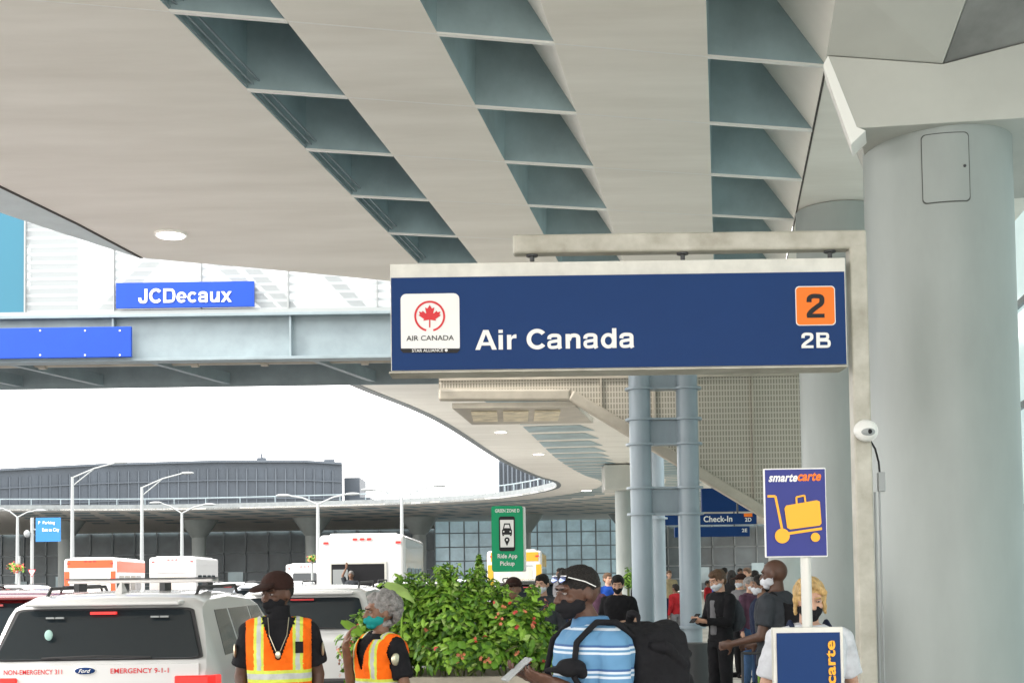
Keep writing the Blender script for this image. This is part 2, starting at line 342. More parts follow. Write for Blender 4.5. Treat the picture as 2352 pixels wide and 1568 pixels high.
for k in range(K0,K1+1):
    for a,b in strips:
        mb=MB();mb.prism([L(a,k*dt-.03,-.012),L(b,k*dt-.03,-.012),L(b,k*dt+.03,-.012),L(a,k*dt+.03,-.012)],(0,0,.25));build('cross_rib',mb,'rib',can)
    for a,b in((strips[0][1],strips[1][0]),(strips[1][1],strips[2][0])):
        mr_.prism([L(a,k*dt-.012,-.004),L(b,k*dt-.012,-.004),L(b,k*dt+.012,-.004),L(a,k*dt+.012,-.004)],(0,0,.003))
    mr_.prism([L(-8,k*dt-.008,-.004),L(strips[0][0],k*dt-.008,-.004),L(strips[0][0],k*dt+.008,-.004),L(-8,k*dt+.008,-.004)],(0,0,.003)) if k<1 else None
build('panel_joint',mr_,'rib',can)
for i,(a,b) in enumerate(strips):
    for k in range(K0,K1):
        t0=k*dt+.03;t1=(k+1)*dt-.03;w_=b-a;hh=1.15
        q=[L(a,t0,.01),L(b,t0,.01),L(b,t1,.01),L(a,t1,.01)]
        sr=(.08,.68,.78)[i]*w_
        p=[L(a+.05,t0+.1,hh),L(b-sr,t0+.1,hh),L(b-sr,t1-.12,hh),L(a+.05,t1-.12,hh)]
        mb=MB();Q=mb.vs(q);Pp=mb.vs(p)
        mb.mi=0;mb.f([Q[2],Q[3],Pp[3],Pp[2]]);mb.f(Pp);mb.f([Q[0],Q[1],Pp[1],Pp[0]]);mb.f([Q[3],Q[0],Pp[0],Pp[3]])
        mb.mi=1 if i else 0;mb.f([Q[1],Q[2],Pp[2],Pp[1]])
        o=build('coffer',mb,['coffer','cofferlit'],can)
mb=MB()
a=strips[0][0]
for off,z in((.0,.02),(.06,.05),(.12,.09)): mb.prism([L(a+off,K0*dt,z),L(a+off+.018,K0*dt,z),L(a+off+.018,K1*dt-.4,z),L(a+off,K1*dt-.4,z)],(0,0,.02))
build('slot_rail',mb,'steel',can)
mb=MB();e2=[V((x,y,ZC)) for x,y in edge[:6]]
for p,q in zip(e2,e2[1:]):
    n=(q-p).cross(V((0,0,1))).normalized()*.05
    mb.prism([p-n*.5,q-n*.5,q+n*.5,p+n*.5],(0,0,-.01))
s=strips[2][1]+.015
mb.prism([L(s-.008,K0*dt,-.005),L(s+.008,K0*dt,-.005),L(s+.008,K1*dt,-.005),L(s-.008,K1*dt,-.005)],(0,0,.01))
build('dark_seam',mb,'seam',can)
out=[(-12,-8),(-10.4,3),(-9.0,11)]+[tuple(G(*q,ZC).xy) for q in((-90,455),(0,490),(120,530),(320,594))]
mb=MB();mb.prism([(x,y,ZC+.01) for x,y in edge[:6]]+[(x,y,ZC+.01) for x,y in out[::-1]],(0,0,.3));build('edge_fascia',mb,'fascia',can)
mb=MB();mb.prism([(-9.3,-8,ZC+1.2),(-6.3,20.6,ZC+1.2),(5,24,ZC+1.2),(13,24,ZC+1.2),(9,-8,ZC+1.2)],(0,0,.6));build('deck_slab',mb,'deck',can)
def clight(px,py,label,r=.2):
    g=G(px,py,ZC);t=thing('ceiling_light',label,'ceiling light',g,'round lights in the roadway underside')
    mb=MB();mb.cyl(g+V((0,0,-.035)),g+V((0,0,-.002)),r*1.2,n=24);build('trim_ring',mb,'rib',t)
    mb=MB();mb.cyl(g+V((0,0,-.05)),g+V((0,0,-.036)),r,n=24);build('lens',mb,'lamplit',t)
clight(392,536,'lit round ceiling light nearest, above the glazed bridge',.2)
clight(1150,990,'small lit ceiling light under the far roadway, first past the bridge',.2)
clight(1237,1041,'small lit ceiling light under the far roadway, middle of three',.22)
clight(1347,1125,'tiny lit ceiling light where the far roadway bends left',.3)
# ---------------------------------------------------------------- far canopy and ring
far=thing('elevated_roadway','far curved elevated roadway sweeping left behind the buses','elevated roadway',(0,90,ZC))
def cat(ps,n=6):
    o=[];ps=[V((*p,0)) for p in ps]
    for i in range(1,len(ps)-2):
        a,b,c,d=ps[i-1:i+3]
        for k in range(n):
            t=k/n;o.append(.5*((2*b)+(c-a)*t+(2*a-5*b+4*c-d)*t*t+(3*b-a-3*c+d)*t**3))
    o.append(ps[-2]);return o
E=[G(*q,ZC).xy for q in((820,890),(1000,965),(1145,1055),(1225,1092),(1275,1108),(1262,1124),(1160,1142),(1010,1153),(840,1160),(400,1170),(0,1172),(-500,1172))]
E=cat([(-5.9,26)]+[(-5.2,30.5)]+[tuple(p) for p in E]+[(-140,90)])
mb=MB();mb.prism([(p.x,p.y,ZC) for p in E]+[(-80,141,ZC),(40,141,ZC),(12,30.5,ZC)],(0,0,.1));build('soffit',mb,'soffit',far)
mb=MB()
for p,q in zip(E,E[1:]):
    n=(q-p).cross(V((0,0,1))).normalized()*-.25;z=V((0,0,ZC-.02))
    mb.prism([p+z,q+z,q+n*-1+z,p+n*-1+z],(0,0,.42))
build('fascia',mb,mk('far_fascia',(.20,.22,.225),.5,var=.2),far)
mb=MB()
for i,(p,q) in enumerate(zip(E,E[1:])):
    z=V((0,0,ZC+.4));mb.cyl(p+z+V((0,0,.42)),q+z+V((0,0,.42)),.04,n=6)
    nn_=max(1,int((q-p).length/2.5))
    for k in range(nn_): g=p.lerp(q,k/nn_)+z;mb.cyl(g,g+V((0,0,.42)),.035,n=6)
build('railing',mb,'steel',far)
mb=MB()
for p,q in zip(E[6:],E[7:]):
    n=(q-p).cross(V((0,0,1))).normalized();nn_=max(1,round((q-p).length/3.2))
    for k in range(nn_):
        a=p.lerp(q,(k+.12)/nn_);b=p.lerp(q,(k+.88)/nn_)
        for o_ in (2.6,6.2,10.5,15.5,21.):
            z=V((0,0,ZC-.012));mb.poly([a+n*o_+z,b+n*o_+z,b+n*(o_+2.4)+z,a+n*(o_+2.0)+z])
for k in range(26):
    y=30+k*1.55;x=2.6+.16*(y-30)
    z=ZC-.012;mb.poly([(x,y,z),(x+1.9,y+.2,z),(x+2.0,y+1.2,z),(x+.25,y+1.05,z)])
build('coffer',mb,'coffer',far)  # flat sheets under the soffit, recess shade painted by their dark colour
colring=None
for i,x in enumerate((-62,-50,-38,-27,-17,-8,1,10)):
    y=111+(i%2)*1.5
    if colring is None:
        t=thing('roadway_column','grey flared column far away under the curved roadway','column',(0,0,0),'far columns under the curved roadway')
        mb=MB();mb.cyl((0,0,RZ),(0,0,5.4),.6,n=20);mb.cyl((0,0,5.4),(0,0,ZC-.02),.62,1.7,n=20);build('shaft',mb,'column',t,smooth=True);t.location=(x,y,0);colring=t
    else: dup(colring,(x,y,0))
# ---------------------------------------------------------------- near columns
def rcol(px,Y,R0,label,H=5.75):
    c=P(px,1300,Y);c.z=0;t=thing('roadway_column',label,'column',c)
    mb=MB();mb.cyl(c,(c.x,c.y,H),R0,n=64);build('shaft',mb,'column',t,smooth=True)
    mb=MB();mb.cyl((c.x,c.y,.55),(c.x,c.y,.575),R0+.012,n=64);mb.cyl((c.x,c.y,.75),(c.x,c.y,.77),R0+.01,n=64);build('band',mb,'cap',t,smooth=True)
    return t,c
t,c=rcol(2178,10.6,.585,'large round grey column in front with an access panel near its top',5.32)
def parc(a0,a1,z0,z1,ro,ri,mb,n=28,cr=.035):
    W_=rad(a1-a0)*ro
    def ins(u):
        d=min(u,1-u)*W_
        return 0 if d>cr else cr-math.sqrt(max(0,cr*cr-(cr-d)**2))
    for k in range(n): 
        u0_,u1_=[(1-math.cos(PI*j/n))/2 for j in(k,k+1)]
        x0=rad(a0+(a1-a0)*u0_);x1=rad(a0+(a1-a0)*u1_);i0,i1=ins(u0_),ins(u1_)
        def q(a,R_,z): return (c.x+R_*math.sin(a),c.y-R_*math.cos(a),z)
        mb.loft([[q(x0,ri,z0+i0),q(x0,ro,z0+i0),q(x0,ro,z1-i0),q(x0,ri,z1-i0)],[q(x1,ri,z0+i1),q(x1,ro,z0+i1),q(x1,ro,z1-i1),q(x1,ri,z1-i1)]])
zt=P(2166,302,10).z;zb=P(2166,460,10).z
mb=MB();parc(-29.5,6.0,zb-.009,zt+.0,.589,.57,mb);o=build('panel_gap',mb,mk('panel_gap',(.07,.075,.07),.7),t)
mb=MB();parc(-28.7,5.2,zb,zt-.009,.594,.57,mb);o=build('access_panel',mb,'column',t,smooth=True)
mb=MB();mb.ell((c.x+.02,c.y-.595,(zt+zb)/2),.012);build('latch',mb,'dark',t)
mb=MB()
vc=(.78,2.2,0)
fr=[P(1900,128,9.96),P(1968,295,9.96),P(2500,262,9.96),P(2500,60,9.96),P(2165,147,9.96)]
mb.prism(fr,vc);build('cap_beam',mb,'cap',t,bevel=.008)
mb=MB();mb.prism([P(1890,150,9.95),P(1955,332,9.95),P(1988,300,9.95),P(1968,292,9.95),P(1902,128,9.95)],(.09,.3,0));build('cap_edge',mb,'rib',t)
mb=MB();mb.prism([P(1898,127,9.97),P(1928,-60,9.3),P(2240,-60,9.3),P(2165,146,9.97)],(.8,2.2,.1));mb.mi=1;mb.prism([P(2168,146,9.98),P(2243,-60,9.32),P(2560,-60,9.3),P(2520,55,9.98)],(.8,2.2,.1));build('haunch',mb,['cap','under'],t)
t2,c2=rcol(1945,18.7,.60,'second round grey column, half hidden behind the blue airline sign',ZC-.01)
t3,c3=rcol(1812,36,.55,'third round grey column, partly behind the yellow luggage cart sign',ZC-.02)
t4,c4=rcol(1437,62,.45,'slim distant grey column left of the twin blue columns')
mb=MB();mb.box((c4.x,c4.y,6.3),(2.,2.,1.2));build('cap_beam',mb,'cap',t4,bevel=.05)
# ---------------------------------------------------------------- terminal wall on the right
tw=thing('terminal_facade','glass terminal frontage running along the right of the pavement','building',(6,40,0))
def TW(y,off=0,z=0): return V((4.5+.16*y+off,y,z))
mb=MB();mb.prism([TW(3),TW(112),TW(112,.2),TW(3,.2)],(0,0,ZC+.0));build('glazing',mb,'glassglow',tw)
mb=MB()
for k in range(46):
    y=3.2+k*2.4;mb.prism([TW(y,-.08),TW(y+.12,-.08),TW(y+.12,-.005),TW(y,-.005)],(0,0,ZC-.02))
for z in(.02,1.1,2.6,4.1,5.6): mb.prism([TW(3,-.06,z),TW(112,-.06,z),TW(112,-.006,z),TW(3,-.006,z)],(0,0,.1))
build('mullion',mb,'mullion',tw)
ff=thing('terminal_facade','long dark glazed terminal far behind the buses','building',(-20,141,0))
mb=MB();mb.box((-20,141.5,3.5),(130,.6,7.2));build('glazing',mb,'glassfar',ff)
mb=MB()
for k in range(55): mb.box((-84+k*2.4,141.1,3.5),(.14,.14,7))
for z in(1.2,2.6,4.6): mb.box((-20,141.08,z),(130,.1,.14))
build('mullion',mb,'mullion',ff)
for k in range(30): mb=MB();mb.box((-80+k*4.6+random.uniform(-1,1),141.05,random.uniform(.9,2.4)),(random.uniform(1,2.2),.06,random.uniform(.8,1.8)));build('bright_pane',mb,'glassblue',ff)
fg=thing('terminal_facade','pale blue reflective glass wall, sky glow painted in, beyond the green ride sign','building',(8,120,0))
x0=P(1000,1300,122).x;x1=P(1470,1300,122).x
mb=MB();mb.box(((x0+x1)/2,122,3.5),(x1-x0,.4,6.8));build('glazing',mb,mk('sky_glow_glass',(.40,.55,.60),.15,.0,var=.55,vs=.35,emit=.35),fg)  # emission and pale colour paint in the reflected sky
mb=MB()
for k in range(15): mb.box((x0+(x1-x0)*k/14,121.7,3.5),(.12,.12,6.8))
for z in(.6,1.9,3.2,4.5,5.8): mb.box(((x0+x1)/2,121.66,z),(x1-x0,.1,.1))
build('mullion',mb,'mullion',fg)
# ---------------------------------------------------------------- distant dark building
hb=thing('hotel_building','long dark clad curved building on the skyline at left','building',(-30,175,0))
front=[P(x,y,Y) for x,y,Y in((-300,1094,158),(0,1082,165),(250,1069,172),(500,1062,176),(700,1062,178),(786,1067,180))]
mb=MB()
n=len(front);bot=[V((p.x,p.y,0)) for p in front];bk=[V((p.x-3,p.y+14,p.z)) for p in front];bb=[V((p.x-3,p.y+14,0)) for p in front]
mb.loft([[front[i],bot[i],bb[i],bk[i]] for i in range(n)]);build('wall',mb,'hotel',hb)
mb=MB()
for i in range(n-1):
    a,b=front[i],front[i+1];K=int((b-a).length/1.2)
    for k in range(K):
        p=a.lerp(b,k/K);mb.box((p.x,p.y-.12,p.z/2-.3),(.16,.2,p.z-1.0))
    for fz in(.72,.86):
        mb.prism([V((a.x,a.y-.3,a.z*fz)),V((b.x,b.y-.3,b.z*fz)),V((b.x,b.y-.1,b.z*fz)),V((a.x,a.y-.1,a.z*fz))],(0,0,.12))
build('cladding_fin',mb,'hotelfin',hb)
mb=MB()
for i in range(n-1):
    a,b=front[i],front[i+1];mb.prism([a+V((0,-.6,0)),b+V((0,-.6,0)),b+V((0,0,0)),a],(0,0,.3))
build('parapet',mb,'hotelfin',hb)
mb=MB();p=P(806,1095,182);mb.box((p.x,187,p.z/2),(2.2,8,p.z));p=P(822,1140,180);mb.box((p.x,186,p.z/2),(3,8,p.z));build('lower_wing',mb,'hotel',hb)
mb=MB();p=P(595,1063,180);mb.box((p.x,182,p.z+.4),(1.2,1,1));mb.cyl((p.x,182,p.z),(p.x,182,p.z+1.5),.15,n=8);p=P(752,1063,180);mb.box((p.x,182,p.z+.3),(1.4,1,.7));p=P(660,1063,180);mb.box((p.x,182,p.z+.2),(2,1,.5));build('roof_plant',mb,'hotelfin',hb)
h2=thing('hotel_building','small dark ribbed building above the bend of the roadway','building',(0,150,0))
a=P(1146,1055,150);b=P(1275,1085,150)
mb=MB();mb.prism([(a.x,150,0),(b.x,150,0),(b.x,150,b.z),(a.x,150,a.z)],(0,20,0));build('wall',mb,'hotel',h2)
mb=MB()
for k in range(14): mb.box((a.x+(b.x-a.x)*k/13,149.8,a.z/2),(.16,.3,a.z-.6))
build('cladding_fin',mb,'hotelfin',h2)
# ---------------------------------------------------------------- glazed bridge
BY=26.
zg1=P(450,728,BY).z;zg0=P(450,828,BY).z;xl=-16;xr=3
br=thing('pedestrian_bridge','glazed pedestrian bridge with grey girders crossing overhead at left','bridge',(-6,BY,zg0))
mb=MB();mb.box(((xl+xr)/2,BY,(zg0+zg1)/2),(xr-xl,.06,zg1-zg0));
for z in(zg0,zg1): mb.box(((xl+xr)/2,BY-.05,z),(xr-xl,.36,.06))
for px in(-300,-90,265,670,1060): mb.box((P(px,780,BY).x,BY-.1,(zg0+zg1)/2),(.04,.16,zg1-zg0-.07))
mb.box(((xl+xr)/2,29.6,(zg0+zg1)/2),(xr-xl,.06,zg1-zg0));build('girder',mb,'steel',br,bevel=.006)
mb=MB();mb.box(((xl+xr)/2,27.8,zg1-.2),(xr-xl,3.5,.12));build('floor_slab',mb,'under',br)
for px in(-230,-20,310,690,1050):
    mb=MB();p=P(px,835,BY);mb.prism([(p.x,BY+.1,zg0+.05),(p.x+.12,BY+.1,zg0+.05),(p.x+1.15,29.5,zg0+.05),(p.x+1.0,29.5,zg0+.05)],(0,0,.25));build('cross_beam',mb,'steel',br)
mb=MB();mb.cyl((xl,27.2,zg0+.2),(xr,27.2,zg0+.2),.1,n=12)
for px in(90,440,600,830): x=P(px,850,27.2).x;mb.cyl((x,27.2,zg0+.2),(x+.15,27.2,zg0+.2),.14,n=12)
build('drain_pipe',mb,'stringer',br,smooth=True)
zt=9.6
pnl=[-300,-150,58,262,462,662,866,1060,1250]
for i,(a,b) in enumerate(zip(pnl,pnl[1:])):
    xa=P(a,700,BY).x+.015;xb=P(b,700,BY).x-.015
    m_='tealpanel' if i<2 else 'frit';z0=zg1+.05
    mb=MB();mb.box(((xa+xb)/2,BY+.02,(z0+zt)/2),(xb-xa,.02,zt-z0));build('glass_panel',mb,m_,br)
xa=P(60,700,BY).x+.03;xb=P(175,700,BY).x
mb=MB();mb.box(((xa+xb)/2,BY+.15,(zg1+zt)/2),(xb-xa,.02,zt-zg1));build('louvre_panel',mb,'frit2',br)
mb=MB()
for a in pnl: mb.box((P(a,700,BY).x,BY,(zg1+zt)/2),(.03,.08,zt-zg1))
mb.box(((xl+xr)/2,BY-.03,zg1+.1),(xr-xl,.06,.07));build('mullion',mb,'lampgrey',br)
tr=mk('truss_paint',(.20,.19,.16),.6)
def dia(x0,y0,x1,y1,w=.26,Y=28.9):
    mb=MB();a=P(x0,y0,Y);b=P(x1,y1,Y);d=(b-a).normalized();n=V((-d.z,0,d.x))*w/2;mb.prism([a+n,b+n,b-n,a-n],(0,.2,0));build('truss_member',mb,tr,br)
for q in((-60,520,100,740),(90,470,-20,680),(215,740,420,520),(490,590,680,760),(700,740,520,560),(700,570,860,740)): dia(*q)
mb=MB();mb.box(((xl+xr)/2,27.8,zt+.1),(xr-xl,3.8,.15));build('roof',mb,'fascia',br)
s=thing('advertising_sign','bright blue rectangular sign with white lettering fixed to the bridge glass','sign',P(425,678,25.9))
box2('panel',265,647,585,706,25.9,.06,'brightblue',s);glyphs('JCDecaux',s,317,661,533,696,25.885,'white')
s=thing('blank_sign','blank bright blue panel bolted to the bridge girder at far left','sign',P(100,787,25.6))
box2('panel',-160,752,303,823,25.6,.08,'brightblue',s,bevel=.01)
mb=MB()
for px in(92,195,275,-30):
    for py in(759,815): c_=P(px,py,25.59);mb.cyl(c_,c_+V((0,.01,0)),.018,n=10)
build('bolt',mb,'white',s)
# ---------------------------------------------------------------- escalator housing & blue columns
es=thing('escalator_housing','perforated metal escalator enclosure descending to the right behind the blue sign','escalator',P(1400,900,25))
mb=MB();mb.prism([P(x,y,25) for x,y in((1008,760),(1300,700),(1990,700),(1990,1300),(1755,1172),(1312,905),(1008,905))],(0,.5,0));build('perforated_panel',mb,'perf',es)
mb=MB();pt=[P(1008,908,24.95),P(1310,908,24.95),P(1760,1180,24.95),P(1900,1265,24.95)]
for a,b in zip(pt,pt[1:]): 
    d=(b-a).normalized();n=V((-d.z,0,d.x))*.11;mb.prism([a+n+V((0,-.12,0)),b+n+V((0,-.12,0)),b-n+V((0,-.12,0)),a-n+V((0,-.12,0))],(0,.16,0))
build('stringer',mb,'stringer',es,bevel=.04)
mb=MB()
for px in(1378,1500,1725): 
    a=P(px,760,24.98);b=P(px,{1378:940,1500:1010,1725:1145}[px],24.98);mb.box(((a.x),24.97,(a.z+b.z)/2),(.035,.03,a.z-b.z))
a=P(1008,868,24.96);b=P(1990,868,24.96);mb.box(((a.x+b.x)/2,24.97,a.z),(b.x-a.x,.035,.1))
build('panel_joint',mb,'stringer',es)
mb=MB();a=P(1040,930,25.2);b=P(1320,930,25.2);mb.prism([(a.x,24.9,a.z),(b.x,24.9,a.z),(b.x+.5,27.5,a.z-.02),(a.x+.3,27.5,a.z-.02)],(0,0,-.1));build('soffit_panel',mb,'stringer',es)
mb=MB()
for k in range(3): mb.box((a.x+.6+k*.62,26.1,a.z-.125),(.5,1.5,.03))
build('lamp_panel',mb,mk('warm_panel',(.75,.66,.48),.5,var=.4,vs=3),es)
mb=MB();q=P(990,860,24.7);mb.ell(q,(.12,.12,.07));build('red_beacon',mb,'redlamp',es)
bc=thing('twin_column','pair of slim pale blue steel columns tied together by plates','column',V((P(1530,1300,24).x,24,0)))
xs=(P(1476,1300,24).x,P(1585,1300,24).x)
for x in xs: build('shaft',MB().cyl((x,24,0),(x,24,5.9),.20,n=28),'bluecol',bc,smooth=True)
for py in(893,963,1020,1120,1180,1440,1500):
    z=P(1525,py,24).z
    for x in xs: mb=MB();mb.cyl((x,24,z-.02),(x,24,z+.02),.27,n=28);build('flange',mb,'bluecol',bc,smooth=True)
    mb=MB();mb.box(((xs[0]+xs[1])/2,24,z),(xs[1]-xs[0]-.4,.3,.035));build('rung',mb,'bluecol',bc)
for a,b in((850,893),(963,1020),(1120,1180),(1440,1500)):
    mb=MB();za=P(1525,a,24).z;zb_=P(1525,b,24).z;mb.box(((xs[0]+xs[1])/2,24,(za+zb_)/2),(xs[1]-xs[0]-.3,.05,abs(za-zb_)-.05));build('tie_plate',mb,'bluecol',bc)
for x in xs: mb=MB();mb.cyl((x,24,0),(x,24,.25),.26,n=28);build('base',mb,'concrete',bc,smooth=True)
b2=thing('slim_column','single slim grey blue column just behind the twin blue columns','column',V((P(1512,1300,29).x,29,0)))
build('shaft',MB().cyl((b2.location.x,29,0),(b2.location.x,29,5.5),.17,n=24),'bluecol',b2,smooth=True)
for py in(1130,1190,1440): z=P(1512,py,29).z;mb=MB();mb.cyl((b2.location.x,29,z-.02),(b2.location.x,29,z+.02),.23,n=24);build('flange',mb,'bluecol',b2,smooth=True)
def bsign(x0,y0,x1,y1,Y,label,txts):
    s=thing('hanging_sign',label,'sign',P((x0+x1)/2,(y0+y1)/2,Y));box2('panel',x0,y0,x1,y1,Y,.25,'signblue',s)
    for f_ in(.2,.8):
        mb=MB();p=P(x0+(x1-x0)*f_,y0,Y);mb.cyl((p.x,p.y+.12,p.z),(p.x,p.y+.12,ZC),.03,n=8);build('hanger',mb,'dark',s)
    for t_ in txts: tpx(t_[0],s,*t_[1:5],Y-.01,t_[5],.02)
    return s
bsign(1612,1120,1738,1174,44,'blank blue sign panel above the check-in sign',[])
ck=bsign(1525,1179,1738,1204,41,'blue check-in sign with white lettering hanging beyond the twin columns',[('Check-In',1616,1184,1682,1198,'white'),('2D',1711,1188,1726,1197,'white')])
bsign(1550,1209,1722,1232,52,'lower farther blue sign hanging beneath the check-in sign',[('2E',1704,1213,1716,1221,'white')])
box2('number_tile',1709,1178,1728,1186,40.9,.02,'orange',ck)
# ---------------------------------------------------------------- big airline sign
SY=8.6
sg=thing('airline_sign','large dark blue airline sign with orange number tile hanging from a bracket','sign',P(1420,720,SY))
box2('housing',893,597,1948,847,SY,.22,'cream',sg,bevel=.003)
box2('face_panel',895,629,1946,845,SY-.008,.006,'signblue',sg)
mb=MB();c_=P(1420,847,SY);mb.box((c_.x,SY+.1,c_.z-.006),(1058*SY/F,.25,.010));build('bottom_trim',mb,'postgrey',sg)
y=SY-.012
box2('logo_tile',920,673,1056,810,y,.003,'white',sg,r=13)
mb=MB();pts=[(920,800),(1056,800),(1056,804),(1050,810),(926,810),(920,804)];mb.prism([P(a,b,y-.002) for a,b in pts],(0,.001,0));build('dark_strip',mb,'black',sg)
glyphs('Air Canada',sg,1090,754,1458,803,y,'white')
tpx('AIR CANADA',sg,933,770,1043,782,y-.003,'black',.006)
tpx('STAR ALLIANCE',sg,946,801,1018,808,y-.004,'white',.01);mb=MB();disc(mb,1025,804,3.4,y-.004,12);build('small_emblem',mb,'white',sg)
mb=MB();cx_,cy_=987,726
N=44
for k in range(N):
    a0=rad(-76+332*k/N);a1=rad(-76+332*(k+1)/N)
    mb.prism([P(cx_+q*math.cos(a),cy_-q*math.sin(a),y-.003) for q,a in((35.5,a0),(35.5,a1),(31,a1),(31,a0))],(0,.001,0))
h=[(0,1.0),(.16,.70),(.34,.79),(.25,.32),(.30,.31),(.50,.52),(.56,.40),(.78,.45),(.70,.22),(.80,.15),(.42,-.16),(.46,-.30),(.045,-.22),(.045,-.85)]
leaf=h+[(-a,b) for a,b in h[::-1] if a>0]
mb.prism([P(cx_+a*32,cy_+2-b*28,y-.0035) for a,b in leaf],(0,.001,0));build('leaf_emblem',mb,'red',sg)
box2('number_tile_edge',1827,656,1919,748,y,.003,'white',sg,r=9);box2('number_tile',1829,658,1917,746,y-.002,.003,'orange',sg,r=8)
glyphs('2',sg,1852,674,1894,730,y-.004,'black');glyphs('2B',sg,1840,763,1908,799,y,'white')
# bracket
PX=8.72
bp=thing('sign_post','beige steel sign post with a long horizontal arm','post',V((P(1985,1300,PX).x,PX,0)))
cx0=P(1985,1300,PX).x;zt=P(1985,560,PX).z
mb=MB();mb.box((cx0,PX,zt/2),(.118,.12,zt));build('upright',mb,'postgrey',bp,bevel=.015,seg=3)
a=P(1178,565,PX);mb=MB();mb.box(((a.x+cx0+.06)/2,PX,a.z),(cx0+.06-a.x,.124,.128));build('arm',mb,'postgrey',bp,bevel=.02,seg=3)
for px in(1222,1568,1906):
    p=P(px,590,PX);mb=MB();mb.cyl((p.x,PX,p.z-.03),(p.x,PX,a.z-.05),.016,n=10);mb.cyl((p.x,PX,a.z-.075),(p.x,PX,a.z-.06),.04,n=12);build('hanger',mb,'dark',bp)
mb=MB();x_=P(2011,1300,PX).x;mb.cyl((x_,PX-.03,0),(x_,PX-.03,P(2011,1130,PX).z),.008,n=8);mb.cyl((x_+.03,PX-.03,0),(x_+.03,PX-.03,P(2011,1130,PX).z),.007,n=8);build('conduit',mb,'lampgrey',bp)
mb=MB();q=P(2021,1107,PX);mb.box((q.x,PX-.03,q.z),(.045,.05,.13));build('junction_box',mb,'lampgrey',bp,bevel=.006)
mb=MB();mb.tube([P(1998,1010,PX-.05),P(2010,1030,PX-.05),P(2018,1060,PX-.03),P(2021,1090,PX-.03)],.007);build('cable',mb,'black',bp)
q=P(1988,988,PX-.14);cm=thing('security_camera','small white round security camera fixed to the sign post','security camera',q)
mb=MB();mb.cyl(q+V((.02,.075,.0)),q+V((.02,.02,0)),.07,.07,n=28);mb.ell(q,(.078,.05,.072),n=28,k=16);build('housing',mb,mk('camera_white',(.75,.75,.72),.3),cm,smooth=True)
mb=MB();mb.ell(q+V((.005,-.03,-.012)),(.05,.028,.03),n=24,k=12);build('visor',mb,'lampgrey',cm,smooth=True)
mb=MB();mb.ell(q+V((.014,-.052,-.012)),(.016,.01,.016));build('lens',mb,'black',cm,smooth=True)
# ---------------------------------------------------------------- luggage cart sign
Y=6.4
sc=thing('cart_sign','blue violet sign with yellow luggage cart symbol on a round white post','sign',V((P(1853,1300,Y).x,Y,0)))
xp=P(1853,1300,Y+.02).x
box2('board_edge',1756,1074,1899,1279,Y,.02,'white',sc,bevel=.004);box2('board_face',1759,1077,1897,1276,Y-.004,.003,'purple',sc)
y=Y-.006
tpx('smarte',sc,1765,1088,1832,1106,y,'white',.03,shear=.3);tpx('carte',sc,1832,1084,1886,1104,y,'orange',.03,shear=.3)
mb=MB();stroke(mb,[(1763,1139),(1781,1139),(1800,1232)],5.5,y);stroke(mb,[(1800,1226),(1888,1213)],6,y-.003);disc(mb,1797,1230,17,y-.004);disc(mb,1873,1233,10.5,y-.005)
mb.prism([P(*q,y-.0045) for q in((1806,1160),(1876,1148),(1883,1151),(1887,1201),(1883,1206),(1815,1215),(1808,1211),(1802,1167))],(0,.002,0))
stroke(mb,[(1830,1156),(1829,1141),(1848,1137),(1850,1152)],4,y-.0055);build('cart_symbol',mb,'yellow',sc)
mb=MB();mb.cyl((xp,Y+.04,.02),(xp,Y+.04,P(1853,1150,Y).z),.026,n=20);build('post',mb,mk('post_white',(.55,.55,.51),.4,.2),sc,smooth=True)
box2('lower_board_frame',1779,1441,1939,1720,Y-.05,.05,'cream',sc,bevel=.003);box2('lower_board_face',1787,1453,1932,1714,Y-.056,.005,'signblue',sc)
rmv=M.Rotation(-PI/2,3,'Y')
text('carte',sc,P(1909,1520,Y-.062),.21,.044,'yellow',.03,rm=rmv);text('smarte',sc,P(1909,1642,Y-.062),.25,.036,'white',.03,rm=rmv)
mb=MB();mb.cyl((xp,Y+.04,0),(xp,Y+.04,.03),.2,n=24);build('base_plate',mb,'dark',sc)
# green ride sign
Y=16.
gs=thing('ride_sign','green and white ride pickup sign on a short dark post','sign',V((P(1168,1300,Y).x,Y,0)))
box2('box',1134,1163,1208,1312,Y,.30,'white',gs,bevel=.02);box2('face',1129,1161,1202,1312,Y-.02,.02,'green',gs,r=6)
y=Y-.026
tpx('GREEN ZONE D',gs,1137,1168,1193,1176,y,'white',.02)
box2('phone_icon_body',1146,1185,1183,1265,y,.003,'black',gs,r=5);box2('phone_icon_screen',1149,1193,1180,1256,y-.004,.003,'white',gs,r=1)
mb=MB();mb.prism([P(*q,y-.007) for q in((1155,1214),(1158,1201),(1171,1201),(1174,1214),(1176,1217),(1176,1227),(1153,1227),(1153,1217))],(0,.002,0));mb.prism([P(*q,y-.007) for q in((1154,1227.5),(1158,1227.5),(1158,1230),(1154,1230))],(0,.002,0));mb.prism([P(*q,y-.007) for q in((1171,1227.5),(1175,1227.5),(1175,1230),(1171,1230))],(0,.002,0))
disc(mb,1164.5,1239,6,y-.007);mb.prism([P(*q,y-.0075) for q in((1159.5,1242),(1169.5,1242),(1164.5,1253))],(0,.002,0));build('car_symbol',mb,'black',gs)
mb=MB();mb.prism([P(*q,y-.0095) for q in((1158,1212),(1160,1204),(1169,1204),(1171,1212))],(0,.001,0));disc(mb,1157,1220,1.8,y-.0095,10);disc(mb,1172,1220,1.8,y-.0095,10);disc(mb,1164.5,1239,2.3,y-.0095,12);build('symbol_cutout',mb,'white',gs)
tpx('Ride App',gs,1143,1271,1188,1284,y,'white',.02);tpx('Pickup',gs,1149,1288,1182,1301,y,'white',.02)
